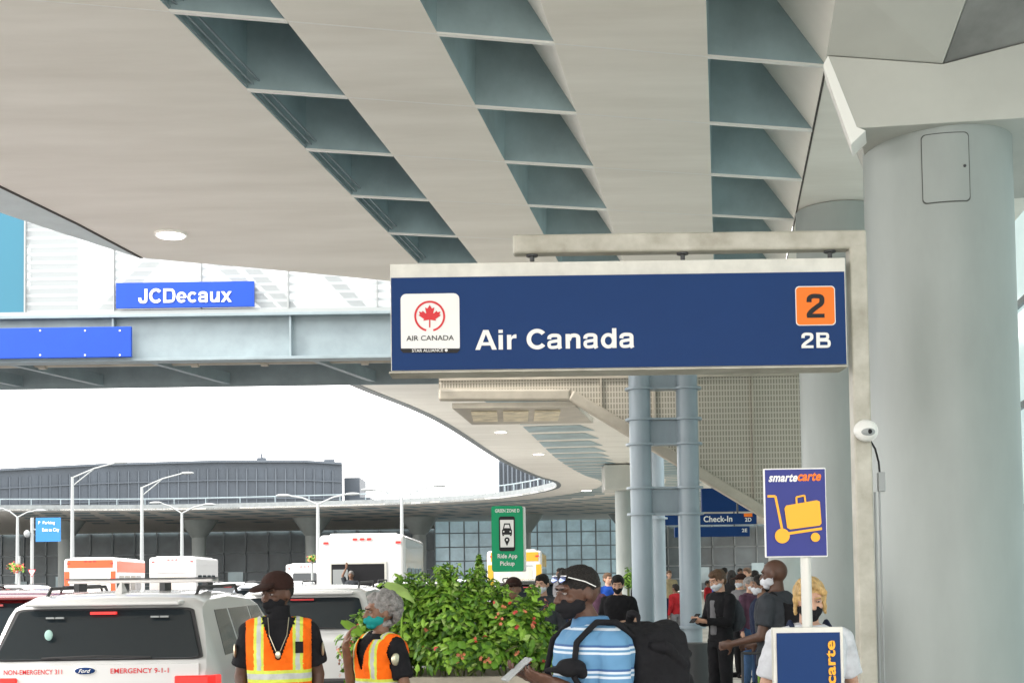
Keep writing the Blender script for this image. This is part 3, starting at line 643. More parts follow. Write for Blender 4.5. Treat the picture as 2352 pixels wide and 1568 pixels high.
mb=MB();p=P(1178,1300,Y);mb.box((p.x,Y+.12,.75),(.12,.12,1.5));build('post',mb,'black',gs,bevel=.01)
Y=70
ps=thing('road_sign','small blue direction sign on a pole at far left','road sign',V((P(70,1300,Y).x,Y,RZ)))
box2('panel',82,1188,139,1243,Y,.06,mk('road_blue',(.012,.16,.42),.5),ps);tpx('P  Parking',ps,88,1196,126,1205,Y-.02,'white',.01);tpx('Exit to City',ps,97,1212,136,1222,Y-.02,'white',.01)
mb=MB();p=P(72,1300,Y);q=P(72,1188,Y);mb.cyl((p.x,Y+.1,RZ),(p.x,Y+.1,q.z),.09,n=10);q=P(72,1215,Y);mb.box((p.x+.3,Y+.1,q.z),(.7,.06,.08));q=P(62,1225,Y);mb.ell((q.x,Y,q.z),(.16,.2,.2));build('pole',mb,'lampgrey',ps)
ys=thing('yield_sign','small triangular road sign beside the hanging flower basket','road sign',V((P(73,1330,60).x,60,RZ)))
mb=MB();mb.prism([P(66,1309,60),P(80,1309,60),P(73,1322,60)],(0,.02,0));build('triangle_face',mb,'white',ys)
mb=MB();mb.prism([P(64,1307,60.02),P(82,1307,60.02),P(73,1325,60.02)],(0,.02,0));build('triangle_border',mb,'red',ys);mb=MB();p=ys.location;mb.cyl((p.x,60.06,RZ),(p.x,60.06,P(73,1316,60).z),.04,n=8);build('post',mb,'lampgrey',ys)
# ---------------------------------------------------------------- street lamps
def lamp(px,top,Y,arms,label):
    b=P(px,1300,Y);T_=P(px,top,Y);t=thing('street_lamp',label,'street lamp',V((b.x,Y,RZ)),'pale street lamps along the roadway')
    mb=MB();mb.cyl((b.x,Y,RZ),(b.x,Y,T_.z),.16,.09,n=12);build('pole',mb,'lampgrey',t,smooth=True)
    for (ax,ay) in arms:
        e=P(ax,ay,Y);a=V((b.x,Y,T_.z-.6));a2=V((b.x,Y,T_.z-.05));md=a2.lerp(e,.5)+V((0,0,.12))
        mb=MB();mb.tube([a2,md,e],.05,8)
        if len(arms)==1: mb.tube([a,V((a.lerp(md,.7))),md],.04,8)
        build('arm',mb,'lampgrey',t)
        s_=1 if e.x>b.x else -1;mb=MB();mb.ell(e+V((s_*.25,0,0)),(.45,.18,.09));build('lamp_head',mb,'lampgrey',t,smooth=True)
lamp(166,1095,86,[(268,1062)],'tallest street lamp at left with one long arm rising right')
lamp(326,1118,88,[(422,1086)],'second street lamp with a single arm, in front of the dark building')
lamp(40,1186,90,[(4,1168),(84,1172)],'double armed street lamp at the far left edge')
lamp(418,1177,90,[(366,1154),(472,1158)],'double armed street lamp above the white hotel bus')
lamp(731,1156,78,[(660,1137),(800,1134)],'double armed street lamp behind the white bus with the open rear door')
lamp(924,1141,80,[(855,1124),(1002,1115)],'double armed street lamp left of the green ride sign')
# ---------------------------------------------------------------- vehicles
def interp(pr,y):
    for (a,b),(c_,d) in zip(pr,pr[1:]):
        if y<=c_: return b+(d-b)*(y-a)/(c_-a)
    return pr[-1][1]
PR={'suv':([(0,1.12),(.03,1.23),(.27,1.66),(.35,1.73),(.6,1.775),(1.6,1.80),(2.6,1.76),(2.95,1.69),(3.75,1.22),(4.1,1.17),(4.7,1.05),(4.9,.85)],1.18,.03,.27,1.23,1.66,3.0,3.72),
    'sedan':([(0,.85),(.04,.98),(.75,1.04),(1.45,1.36),(1.9,1.44),(2.6,1.43),(2.9,1.36),(3.65,.98),(4.5,.84),(4.75,.62)],.94,.75,1.45,1.04,1.36,2.92,3.62)}
def vehicle(name,label,cat_,x,y,rz,paint,kind='suv',W=1.98,police=False,lit=False,group=None,sc=1):
    t=thing(name,label,cat_,(0,0,0),group);pr,b,gy0,gy1,gz0,gz1,wy1,wy0=PR[kind];Ln=pr[-1][0];k_=.32
    def hwf(yy): return W/2*(1-.07*max(0,1-yy/.3)**2-.12*max(0,1-(Ln-yy)/.7)**2)
    def ww(z,hw): return hw-.03-max(0,z-b)*k_
    rings=[]
    ysn=sorted(set([p[0] for p in pr]+[.1,.2,.5,.9,1.3,2.1,3.2,3.4,4.3,4.55,Ln-.08]))
    for yy in ysn:
        T_=interp(pr,yy);hw=hwf(yy);zb_=min(b,T_-.07)
        hp=[(0,.25),(hw-.12,.25),(hw-.03,.36),(hw,.62),(hw-.008,zb_-.1),(hw-.03,zb_),(ww(T_-.05,hw),T_-.05),(ww(T_,hw)-.07,T_-.006),(ww(T_,hw)*.55,T_+.012),(0,T_+.018)]
        rings.append([(a,yy,z) for a,z in hp]+[(-a,yy,z) for a,z in hp[-2:0:-1]])
    build('body',MB().loft(rings),paint,t,smooth=True,ang=32,bevel=.012)
    sl=(gy1-gy0)/(gz1-gz0);hw=W/2*.97
    g0,g1=gz0+.03,gz1+.0
    def rg(xf,zf,off): z=g0+(g1-g0)*zf;return (xf*(ww(z,hw)-.055),gy0+(z-gz0)*sl-off,z)
    pts=[rg(2*(p[0]),p[2]+.5,.035) for p in rr(0,0,1,1,.06)]
    mb=MB();mb.prism(pts,(0,.03,0));gl=build('rear_window',mb,'glassdark',t,bevel=.004)
    for s_ in(-1,1):
        for (ya,yb,slant) in (((.62,1.3,.14),(1.38,2.3,0),(2.38,3.25,-.35)) if kind=='suv' else ((1.35,2.15,.3),(2.22,3.2,-.4))):
            z0=b+.06;z1=b+(.46 if kind=='suv' else .36)
            q=[(ya,z0),(yb,z0),(yb+min(slant,0),z1),(ya+max(slant,0),z1)]
            mb=MB();mb.prism([(s_*(ww(z,W/2)+.004),yy,z) for yy,z in q],(s_*-.02,0,0));build('side_window',mb,'glassdark',t,bevel=.003)
        mb=MB();mb.prism([(s_*(W/2*.93-.27),-.038,b-.065),(s_*(W/2*.93+.01),-.03,b-.065),(s_*(W/2*.985),.05,b-.07),(s_*(W/2*1.0),.22,b-.075),(s_*(W/2*.9),.2,b-.075),(s_*(W/2*.93-.27),.01,b-.07)],(0,0,-.22));build('tail_lamp',mb,'redlit' if lit else 'redlamp',t,bevel=.012)
        mb=MB();mb.box((s_*(W/2*.8),Ln-.12,.72),(.32,.14,.16));build('headlight',mb,'eyew',t,bevel=.02)
        mb=MB();mb.ell((s_*(W/2+.09),3.1,b+.05),(.11,.07,.08));build('side_mirror',mb,paint,t,smooth=True)
        for yy in(.95,Ln-1.0):
            mb=MB();mb.cyl((s_*(W/2-.22),yy,.35),(s_*(W/2+.004),yy,.35),.36,n=28);w_=build('wheel',mb,'tyre',t,bevel=.02)
            mb=MB();mb.cyl((s_*(W/2-.02),yy,.35),(s_*(W/2+.012),yy,.35),.22,n=20);build('rim',mb,'rim',w_)
    ws=[(s2*(ww(z,W/2)-.1),yy-.0,z+.012) for s2,yy,z in((-1,wy0,b+.06),(1,wy0,b+.06),(1,wy1,interp(pr,wy1)-.05),(-1,wy1,interp(pr,wy1)-.05))]
    mb=MB();mb.prism(ws,(0,.03,.02));build('windscreen',mb,'glassdark',t)
    mb=MB();mb.box((0,-.03,.5),(W*.9,.14,.28));build('rear_bumper',mb,'plastic',t,bevel=.03)
    mb=MB();mb.box((0,-.02,b-.40),(.34,.02,.16));build('number_plate',mb,'white',t)
    if kind=='suv':
        mb=MB();mb.box((0,.27,1.715),(1.30,.26,.035));build('spoiler',mb,paint,t,bevel=.012)
        for s_ in(-1,1):
            mb=MB();mb.tube([(s_*.66,.75,1.77),(s_*.66,.85,1.84),(s_*.66,2.5,1.85),(s_*.66,2.6,1.78)],.016,8);build('roof_rail',mb,'plastic',t)
        mb=MB();mb.tube([(-.45,-.01,1.27),(.0,-.035,1.285),(.45,-.01,1.27)],.010,6);build('wiper',mb,'plastic',t)
    mb=MB();mb.box((0,.20,1.635) if kind=='suv' else (0,1.35,1.30),(.22 if police else .3,.03,.022));build('brake_light',mb,'redlit' if lit or police else 'redlamp',t)
    if police:
        mb=MB();mb.box((0,1.5,1.90),(1.35,.30,.035));build('light_bar',mb,'eyew',t,bevel=.015)
        mb=MB();
        for xx in(-.6,-.2,.2,.6): mb.box((xx,1.5,1.85),(.05,.25,.08))
        mb.box((0,1.5,1.925),(1.38,.32,.012));build('light_bar_frame',mb,'dark',t)
        mb=MB();mb.loft([[(-.035,.62,1.79),(.035,.62,1.79),(.03,.85,1.79),(-.03,.85,1.79)],[(-.008,.72,1.89),(.008,.72,1.89),(.006,.78,1.89),(-.006,.78,1.89)]]);build('antenna_fin',mb,paint,t,smooth=True)
        zt_=1.16
        mb=MB();mb.box((0,-.004,zt_-.03),(1.70,.022,.17));build('tailgate_panel',mb,paint,t,bevel=.004)
        text('NON-EMERGENCY 311',t,(-.52,-.019,zt_),.48,.040,'red',.01);text('EMERGENCY 9-1-1',t,(.36,-.019,zt_),.48,.043,'red',.015)
        mb=MB();mb.ell((-.09,-.018,zt_+.005),(.092,.012,.036),n=28);bd=build('badge',mb,'white',t,smooth=True)
        mb=MB();mb.ell((-.09,-.021,zt_+.005),(.086,.012,.031),n=28);build('badge_oval',mb,'signblue',bd,smooth=True);text('Ford',bd,(-.09,-.035,zt_+.005),.1,.032,'white',.01,shear=.4)
        mb=MB()
        for xx in(-.44,-.36,.44,.52): mb.box((xx,.17,1.60),(.07,.02,.014))
        build('warning_light',mb,'lampgrey',gl)
        mb=MB();mb.prism([(q[0]*1.035,q[1]+.012,1.46+(q[2]-1.46)*1.07) for q in pts],(0,.02,0));build('window_surround',mb,'plastic',t)
        mb=MB();mb.ell((-.42,.07,1.46),(.035,.012,.045),n=16);build('round_sticker',mb,mk('sticker',(.35,.55,.5),.5),gl)
    t.location=(x,y,RZ);t.rotation_euler=(0,0,rz);t.scale=(sc,)*3
    return t
vx=lambda px,Y:P(px,1300,Y).x
vehicle('police_car','white emergency service four wheel drive with red tailgate lettering, nearest vehicle','car',vx(222,10.9),10.9,rad(1),'carwhite',police=True,lit=True)
vehicle('parked_car','white four wheel drive with black rear window between the two orange vests','car',vx(688,16.6),16.6,rad(0),'carwhite')
vehicle('parked_car','dark red car cut off by the left edge of the picture','car',vx(-35,15.5),15.5,rad(2),'carred')
G_='cars queuing in the roadway'
for i,(px,Y,pt,kd,lb) in enumerate([(612,29,'carsilver','suv','silver blue car behind the cap of the man in the orange vest'),(925,30,'carblack','suv','black car with a pale roof line just left of the planting'),(745,42,'carwhite','sedan','white saloon behind the second white four wheel drive'),(520,50,'carwhite','suv','white car right of the white hotel bus'),(1040,46,'carsilver','suv','silver car half hidden behind the planting top'),(60,44,'carsilver','sedan','silver saloon near the hanging basket at far left'),(150,36,'carwhite','sedan','white saloon below the orange bus'),(400,38,'carsilver','sedan','grey saloon below the white hotel bus'),(860,52,'carwhite','suv','white car right beside the white bus'),(1215,30,'carblack','suv','black car beside the yellow bus behind the masked man'),(10,54,'carwhite','suv','small white car at the left edge near the road signs'),(655,56,'carwhite','suv','small distant white car left of the open bus')]):
    vehicle('parked_car',lb,'car',vx(px,Y),Y,rad(random.uniform(-4,4)),pt,kind=kd,group=G_)
def bus(label,px,Y,rz,W,H,body,trim,L_=7.5,door=False,cat_='bus',txt=None,panel=None):
    t=thing('shuttle_bus',label,cat_,(0,0,0))
    mb=MB();mb.box((0,L_/2,.4+(H-.4)/2),(W,L_,H-.4));build('body',mb,body,t,bevel=.12,seg=4)
    mb=MB();mb.box((0,L_/2,H+.0),(W-.5,L_-.8,.12));build('roof_pod',mb,body,t,bevel=.05)
    for s_ in(-1,1):
        mb=MB();mb.box((s_*W/2,L_/2,H-.38),(.02,L_-.3,.5) if trim!=body else (.02,L_-.3,.02));mb.box((s_*W/2,L_/2,.85),(.022,L_-.3,.8) if trim!=body else (.022,L_-.3,.04));build('side_trim',mb,trim,t)
        for k in range(4):
            mb=MB();mb.prism([(s_*(W/2+.012),p[0],p[2]) for p in rr(1.3+k*1.45,1.8,1.2,.75,.08)],(s_*-.02,0,0));build('side_window',mb,'glassdark',t)
        for yy in(1.6,L_-1.2):
            mb=MB();mb.cyl((s_*(W/2-.25),yy,.42),(s_*(W/2+.01),yy,.42),.42,n=20);build('wheel',mb,'tyre',t)
        mb=MB();mb.box((s_*(W/2-.16),-.01,.95),(.16,.03,.4));mb.box((s_*(W/2-.2),-.01,H-.22),(.14,.03,.06));build('tail_lamp',mb,'redlit',t)
    for xx in(-.2,0,.2): mb=MB();mb.box((xx,-.01,H-.12),(.12,.03,.06));build('marker_lamp',mb,'redlit',t)
    mb=MB();mb.box((0,-.05,.45),(W*.95,.2,.25));build('bumper',mb,'plastic',t,bevel=.03)
    if trim!=body:
        mb=MB();mb.box((0,-.004,H-.24),(W-.3,.02,.36));
        for s_ in(-1,1): mb.box((s_*(W/2-.14),-.006,1.5),(.22,.02,H-1.2))
        build('rear_trim',mb,trim,t)
    if door:
        mb=MB();mb.box((-.12,-.006,1.55),(1.5,.02,1.5));build('dark_rear_sheet',mb,'black',t)  # black sheet paints the shaded interior; the body behind is closed
        mb=MB();mb.box((-.12,-.012,2.33),(1.62,.03,.06));mb.box((.66,-.012,1.55),(.06,.03,1.5));mb.box((-.9,-.012,1.55),(.06,.03,1.5));build('door_frame',mb,'cream',t)
        mb=MB();mb.box((-.62,-.02,1.5),(.42,.02,1.3));build('open_door',mb,'lampgrey',t)
    else:
        mb=MB();mb.prism(rr(0,1.75,W*.62,.95,.08,-.015),(0,.03,0));build('rear_window',mb,panel or 'glassdark',t)
        mb=MB();mb.box((0,-.01,1.0),(W*.6,.02,.03));mb.box((0,-.01,2.3),(W*.66,.02,.03));build('panel_line',mb,'lampgrey',t)
    if txt: text(txt,t,(0,-.02,2.0),.75,.16,'lampgrey',.01)
    t.location=(vx(px,Y),Y,RZ);t.rotation_euler=(0,0,rz);return t
bus('white shuttle bus with its rear door open, shaded interior painted in, behind the traffic',832,37,rad(0),2.45,3.12,'carwhite','carwhite',door=True)
bus('orange and white shuttle bus at left',207,59,rad(6),2.3,2.95,'carwhite','carorange',panel='cream')
bus('white hotel shuttle bus with grey lettering right of the orange bus',396,67,rad(4),2.35,3.1,'carwhite','carwhite',txt='HYATT',panel='cream')
bus('yellow and white bus behind the green ride sign',1182,52,rad(-3),2.2,2.9,'carwhite','caryellow',L_=6,panel='cream')
bus('small white shuttle van left of the bus with the open door',700,72,rad(2),2.1,2.7,'carwhite','carwhite',L_=6)
# ---------------------------------------------------------------- foliage
def leaves(mb,c,r,n,size,kinds=4,wide=.55,up=.4,shell=.5):
    for _ in range(n):
        d=V((random.gauss(0,1),random.gauss(0,1),random.gauss(0,1))).normalized();q=shell+(1-shell)*random.random()**.5
        p=V(c)+V((d.x*r[0],d.y*r[1],d.z*r[2]))*q*(.80+.75*noise.noise(d*3.4+V(c)))
        nrm=(d+V((random.uniform(-.6,.6),random.uniform(-.6,.6),random.uniform(-.2,.9)+up))).normalized()
        ax=nrm.cross(V((random.uniform(-1,1),random.uniform(-1,1),random.uniform(-1,1)))).normalized();bx=nrm.cross(ax)
        s_=size*random.uniform(.5,1.5);dr=nrm*-.18*s_
        v=mb.vs([p-ax*s_*.5,p-ax*s_*.12+bx*s_*wide*.5+dr*.3,p+ax*s_*.3+bx*s_*wide*.34+dr*.5,p+ax*s_*.62+dr,p+ax*s_*.3-bx*s_*wide*.34+dr*.5,p-ax*s_*.12-bx*s_*wide*.5+dr*.3,p+nrm*.06*s_])
        mb.mi=random.choices(range(kinds),[3,4,4,1][:kinds])[0]
        for i in range(6): mb.f([v[i],v[(i+1)%6],v[6]])
def flowers(mb,c,r,n,size):
    for _ in range(n):
        d=V((random.gauss(0,1),random.gauss(0,1)-.9,random.gauss(0,1)+.2)).normalized();p=V(c)+V((d.x*r[0],d.y*r[1],d.z*r[2]))*random.uniform(.86,1.05)
        mb.mi=random.randint(0,1)
        for k in range(random.randint(2,4)):
            o=p+V((random.gauss(0,1),random.gauss(0,1),random.gauss(0,1)))*size*.8;nrm=(d+V((random.uniform(-.5,.5),)*3)).normalized();a=nrm.orthogonal().normalized();b=nrm.cross(a)
            for j in range(5):
                t0=2*PI*j/5;mb.poly([o,o+(a*math.cos(t0-.5)+b*math.sin(t0-.5))*size*.7+nrm*size*.2,o+(a*math.cos(t0)+b*math.sin(t0))*size+nrm*size*.25,o+(a*math.cos(t0+.5)+b*math.sin(t0+.5))*size*.7+nrm*size*.2])
LV=['leaf0','leaf1','leaf2','leaf3']
pc=P(1075,1300,9.9);pl=thing('planter','tapered pale concrete planter overflowing with green plants','planter',V((pc.x,9.9,0)))
mb=MB();mb.loft([[(pc.x+sx*w_,9.9+sy*d_,z) for sx,sy in((-1,-1),(1,-1),(1,1),(-1,1))] for w_,d_,z in((.5,.38,0),(.58,.46,.90),(.62,.5,.91),(.62,.5,1.035),(.55,.43,1.035),(.55,.43,.95))]);build('tub',mb,'planter',pl,bevel=.012)
mb=MB();mb.box((pc.x,9.9,.93),(1.05,.8,.06));build('soil',mb,mk('soil',(.03,.02,.012),.95,bump=.8),pl)
def shrub(label,px,py,Y,r,n,size,fl=0,name='flowering_shrub',spk=0,**k):
    c=P(px,py,Y);t=thing(name,label,'plant',V((c.x,Y,.93)),'plants filling the pale planter')
    mb=MB();leaves(mb,c,r,n,size,**k);shoots=[]
    for _ in range(spk):
        a=random.uniform(-1,1);tip=c+V((a*r[0]*1.1,random.uniform(-.7,.3)*r[1],r[2]*(1.28-.6*a*a+random.uniform(-.16,.12))));bs=c.lerp(tip,.45);shoots.append((bs,tip))
        for j in range(10): q=bs.lerp(tip,j/9);leaves(mb,q,(.045,.045,.03),4,size*(1.2-.55*j/9),**k)
    build('leaves',mb,LV,t)
    mb=MB()
    for _ in range(7): a=V((c.x+random.uniform(-.1,.1),Y,.9));mb.tube([a,a.lerp(c,.6)+V((random.uniform(-.1,.1),)*3),c+V((random.uniform(-.8,.8)*r[0],random.uniform(-.5,.5)*r[1],.4*r[2]))],.008,5)
    for a,b in shoots: mb.cyl(a,b,.005,.003,5)
    build('stem',mb,'stem',t)
    if fl: mb=MB();flowers(mb,c,r,fl,.014);build('flower',mb,['flower','flower2'],t)
shrub('tall bushy bright green plant in the middle of the planter',1045,1418,9.9,(.36,.32,.29),1900,.062,0,spk=34,wide=.5)
shrub('leafy green plant with coral flowers on the right side of the planter',1180,1448,9.8,(.32,.32,.28),1700,.06,24,spk=18,wide=.65)
shrub('low leafy plant at the front of the planter above its rim',1080,1500,9.5,(.44,.26,.13),1200,.06,8,wide=.75)
shrub('small green plant trailing at the right end of the planter',1255,1495,9.9,(.18,.25,.2),600,.05,14,spk=6,wide=.7)
shrub('red flowered plant at the left end of the planter behind the woman',835,1500,9.9,(.20,.25,.26),1000,.05,40,spk=5,wide=.8)
shrub('green plant between the tall bush and the grey haired woman',940,1455,10.0,(.26,.28,.34),1200,.06,6,spk=16,wide=.6)
el=thing('elephant_ear_plant','big pale heart shaped leaves rising from the planter beside the grey haired woman','plant',V((P(905,1400,9.8).x,9.8,.93)),'plants filling the pale planter')
def bigleaf(px,py,Y,sz,tilt,yaw,mi,par):
    c=P(px,py,Y);sz*=.75
    R_=(M.Rotation(yaw,3,'Z')@M.Rotation(tilt,3,'X'));mb=MB()
    out=[(0,-.62),(.16,-.35),(.34,-.05),(.40,.18),(.32,.40),(.16,.48),(.04,.36),(0,.22),(-.04,.36),(-.16,.48),(-.32,.40),(-.40,.18),(-.34,-.05),(-.16,-.35)]
    v=mb.vs([c+R_@V((a*sz,b*sz,-abs(a)*.35*sz-.25*sz*b*b)) for a,b in out]);ct=mb.vs([c+R_@V((0,.0,.05*sz))])[0]
    for i in range(len(v)): mb.f([v[i],v[(i+1)%len(v)],ct])
    build('leaf',mb,LV[mi],par,smooth=True,ang=70);mb=MB();b0=V((c.x*.6+par.location.x*.4,par.location.y,.95));mb.tube([b0,c.lerp(b0,.4)+V((0,0,.08)),c],.009,6);build('stem',mb,'leaf2',par)
for q in((925,1350,9.7,.36,.6,.9,3),(985,1362,9.8,.22,.3,-.9,2),(822,1440,9.6,.34,.7,1.3,2),(838,1478,9.8,.24,.5,2.,3)): bigleaf(*q,el)
fp=thing('young_tree','slender leafy plant rising beside the green ride sign','plant',V((P(1100,1300,18).x,18,0)))
mb=MB();c_=P(1100,1318,18)
for py,rx in((1285,.03),(1298,.06),(1312,.09),(1330,.13),(1350,.16)): leaves(mb,P(1100+random.uniform(-4,4),py,18),(rx*1.2,rx,.09),70,.07)
build('leaves',mb,LV,fp);mb=MB();mb.cyl((c_.x,18,0),(c_.x,18,c_.z+.1),.02,.008,n=8);build('trunk',mb,'stem',fp)
fp=thing('young_tree','bright green bush far off behind the man in the black shirt','plant',V((P(1445,1330,34).x,34,0)))
mb=MB();leaves(mb,P(1443,1330,34),(.18,.2,.28),260,.1);build('leaves',mb,LV,fp);mb=MB();p=P(1443,1330,34);mb.cyl((p.x,34,0),(p.x,34,p.z),.03,n=8);build('trunk',mb,'stem',fp)
hb_=thing('hanging_basket','hanging basket of coral flowers on a pole at far left','flower basket',V((P(42,1300,58).x,58,RZ)))
c_=P(37,1302,58);mb=MB();leaves(mb,c_,(.40,.3,.22),260,.12);build('leaves',mb,LV,hb_);mb=MB();flowers(mb,c_,(.42,.32,.24),24,.04);build('flower',mb,['flower','flower2'],hb_)
mb=MB();mb.cyl((c_.x+.1,58.1,RZ),(c_.x+.1,58.1,c_.z+.5),.05,n=8);build('pole',mb,'lampgrey',hb_)
hb2=thing('hanging_basket','small flower basket behind the white bus left corner','flower basket',V((P(718,1282,56).x,56,RZ)))
c_=P(716,1281,56);mb=MB();leaves(mb,c_,(.25,.2,.16),160,.1);build('leaves',mb,LV,hb2);mb=MB();flowers(mb,c_,(.26,.22,.17),10,.04);build('flower',mb,['flower','flower2'],hb2);mb=MB();mb.cyl((c_.x,56.1,RZ),(c_.x,56.1,c_.z),.05,n=8);build('pole',mb,'lampgrey',hb2)
# ---------------------------------------------------------------- people
SHIFT=False
def blob(name,mb,vox,mats,parent,fn=None,dele=None,wr=0,it=3,ws=9):
    bmesh.ops.recalc_face_normals(mb.bm,faces=mb.bm.faces[:])
    me=bpy.data.meshes.new('t');mb.bm.to_mesh(me);mb.bm.free();o=bpy.data.objects.new('t',me);C.objects.link(o)
    r_=o.modifiers.new('r','REMESH');r_.mode='VOXEL';r_.voxel_size=vox
    s_=o.modifiers.new('s','SMOOTH');s_.factor=.5;s_.iterations=it
    dg=bpy.context.evaluated_depsgraph_get();m2=bpy.data.meshes.new_from_object(o.evaluated_get(dg));bpy.data.objects.remove(o);m2.name=name
    bm=bmesh.new();bm.from_mesh(m2)
    if wr:
        bm.normal_update()
        for v in bm.verts:
            q=V((v.co.x*ws,v.co.y*ws,v.co.z*ws*.8+v.co.x*5));v.co+=v.normal*wr*(.45+.9*noise.noise(q)+.4*noise.noise(v.co*ws*2.6))
    if dele:
        bmesh.ops.delete(bm,geom=[f for f in bm.faces if dele(f.calc_center_median())],context='FACES')
    if fn:
        for f in bm.faces: f.material_index=fn(f.calc_center_median())
    bm.to_mesh(m2);bm.free();m2.shade_smooth()
    return link(name,m2,mats,parent)
def hand(mb,w_,d,n,side,curl=.35):
    d=V(d).normalized();n=V(n);n=(n-d*n.dot(d)).normalized();s_=d.cross(n)*side
    R_=M((s_,d,n)).transposed();w_=V(w_)
    mb.ell(w_+d*.048,(.041,.055,.018),rm=R_,n=12,k=8);mb.cap(w_-d*.01,w_+d*.03,.025,.024,10)
    for k,ln in enumerate((.070,.078,.073,.056)):
        p=w_+d*.082+s_*(.031-.0205*k);a=curl*.5;r_=.0088
        for j,f in enumerate((.45,.32,.25)):
            dd=d*math.cos(a)+n*math.sin(a);q=p+dd*ln*f;mb.cap(p,q,r_,r_-.0008,8);p=q;r_-=.0008;a+=curl
    p=w_+d*.025+s_*.03;a=(d*.55+s_*.75+n*.35).normalized();q=p+a*.04;mb.cap(p,q,.012,.0105,8);mb.cap(q,q+(a+d*.7).normalized()*.032,.0105,.009,8)
def torso_r(o,bw,lo=.88,hi=1.5,ln=0):
    rs=[(.86,.135,.10),(.93,.16,.115),(1.0,.155,.112),(1.08,.145,.104),(1.18,.152,.11),(1.28,.168,.12),(1.37,.18,.118),(1.42,.178,.105),(1.455,.135,.085),(1.48,.085,.068),(1.50,.06,.058)]
    return [(0,ln*(z-.95),z,rx*bw+o,ry*bw*bw+o) for z,rx,ry in rs if lo<=z<=hi]
def person(label,px,Y,rot,H,sk,top,bot,hair='short',hm='h_black',mask=None,sl=.5,aL=None,aR=None,hd=(0,0),ho=(0,0,0),bw=1,vox=.013,z0=0,group=None,shoe='c_black',name='person',ln=0,fin=True):
    t=thing(name,label,'person',(0,0,0),group)
    ho=V(ho);piv=V((0,.01,1.53))+ho
    HM=M.Translation(piv)@M.Rotation(rad(hd[1]),4,'Z')@M.Rotation(rad(hd[0]),4,'X')@M.Translation(-V((0,.01,1.53)))
    mb=MB()
    legs=[]
    for s_ in(-1,1):
        h_=V((s_*.09,0,.92));k_=V((s_*.10,-.015,.50));a_=V((s_*.105,.02,.10));legs.append((h_,k_,a_))
        mb.cap(h_,k_,.085,.055);mb.cap(k_,a_,.056,.036);mb.cap(a_+V((0,.02,-.05)),a_+V((s_*.02,-.16,-.06)),.038,.03)
    mb.torso(torso_r(-.004,bw,ln=ln))
    mb.cap((0,ln*.5+.012,1.44),piv+V((0,-.005,.03)),.058,.052)
    arms=[]
    for s_,a in((1,aL),(-1,aR)):
        sh=V((s_*.172*bw,ln*.45+.005,1.405))
        el_,wr_,hdr,hn=a if a else ((s_*.235*bw,.03,1.14),(s_*.245*bw,-.03,.90),(0,-.15,-1),(-s_,0,0))
        el_=V(el_);wr_=V(wr_);arms.append((s_,sh,el_,wr_,V(hdr).normalized()))
        mb.cap(sh,el_,.050,.038);mb.cap(el_,wr_,.039,.026)
        if fin: hand(mb,wr_,hdr,hn,s_,.45)
        else: mb.ell(wr_+V(hdr).normalized()*.06,(.03,.03,.06))
    mb.X=HM
    mb.ell((0,.012,1.655),(.076,.097,.092),n=20,k=14);mb.ell((0,-.02,1.60),(.060,.075,.075),n=18,k=12);mb.ell((0,-.055,1.553),(.032,.03,.026))
    mb.cap((0,-.088,1.65),(0,-.112,1.612),.009,.014,8);mb.ell((.011,-.1,1.607),.009);mb.ell((-.011,-.1,1.607),.009)
    mb.cap((-.04,-.076,1.668),(.04,-.076,1.668),.013,.013,8);mb.ell((-.042,-.062,1.615),(.02,.02,.02));mb.ell((.042,-.062,1.615),(.02,.02,.02))
    mb.ell((0,-.088,1.577),(.024,.011,.010))
    for s_ in(-1,1): mb.ell((s_*.077,.012,1.63),(.011,.02,.032),rm=M.Rotation(-s_*.3,3,'Z'))
    mb.X=M.Identity(4)
    blob('body',mb,vox,sk,t,it=2)
    def hx(nm,f,mats,sm=True,v=None,**k):
        m_=MB();m_.X=HM;f(m_)
        return blob(nm,m_,v,mats,t,**k) if v else build(nm,m_,mats,t,smooth=sm,ang=80)
    for s_ in(-1,1):
        def eye(m_): 
            m_.mi=0;m_.ell((s_*.031,-.0815,1.644),(.0125,.0095,.0055));m_.mi=1;m_.ell((s_*.031,-.0865,1.644),(.0066,.0055,.0056))
            m_.mi=2;m_.cap((s_*.020,-.087,1.6505),(s_*.043,-.083,1.6495),.0036,.003,6)
        hx('eye',eye,['eye','iris',sk])
        hx('eyebrow',lambda m_:m_.cap((s_*.014,-.094,1.663),(s_*.046,-.083,1.667),.0042,.003,6),'h_black' if hm=='h_grey' else hm)
    if mask:
        def mf(m_):
            m_.ell((0,-.030,1.588),(.066,.078,.052),n=20,k=12);m_.cap((0,-.1,1.605),(0,-.105,1.58),.016,.018,8);m_.ell((0,-.06,1.55),(.04,.04,.025))
        hx('face_mask',mf,mask,v=max(vox*.6,.006),dele=lambda c_:(HM.inverted()@c_).y>.0)
        hx('mask_strap',lambda m_:[m_.tube([(s_*.062,-.02,1.61+e),(s_*.083,.02,1.64+e*.5)],.002,5) for s_ in(-1,1) for e in(.01,-.03)],mask)
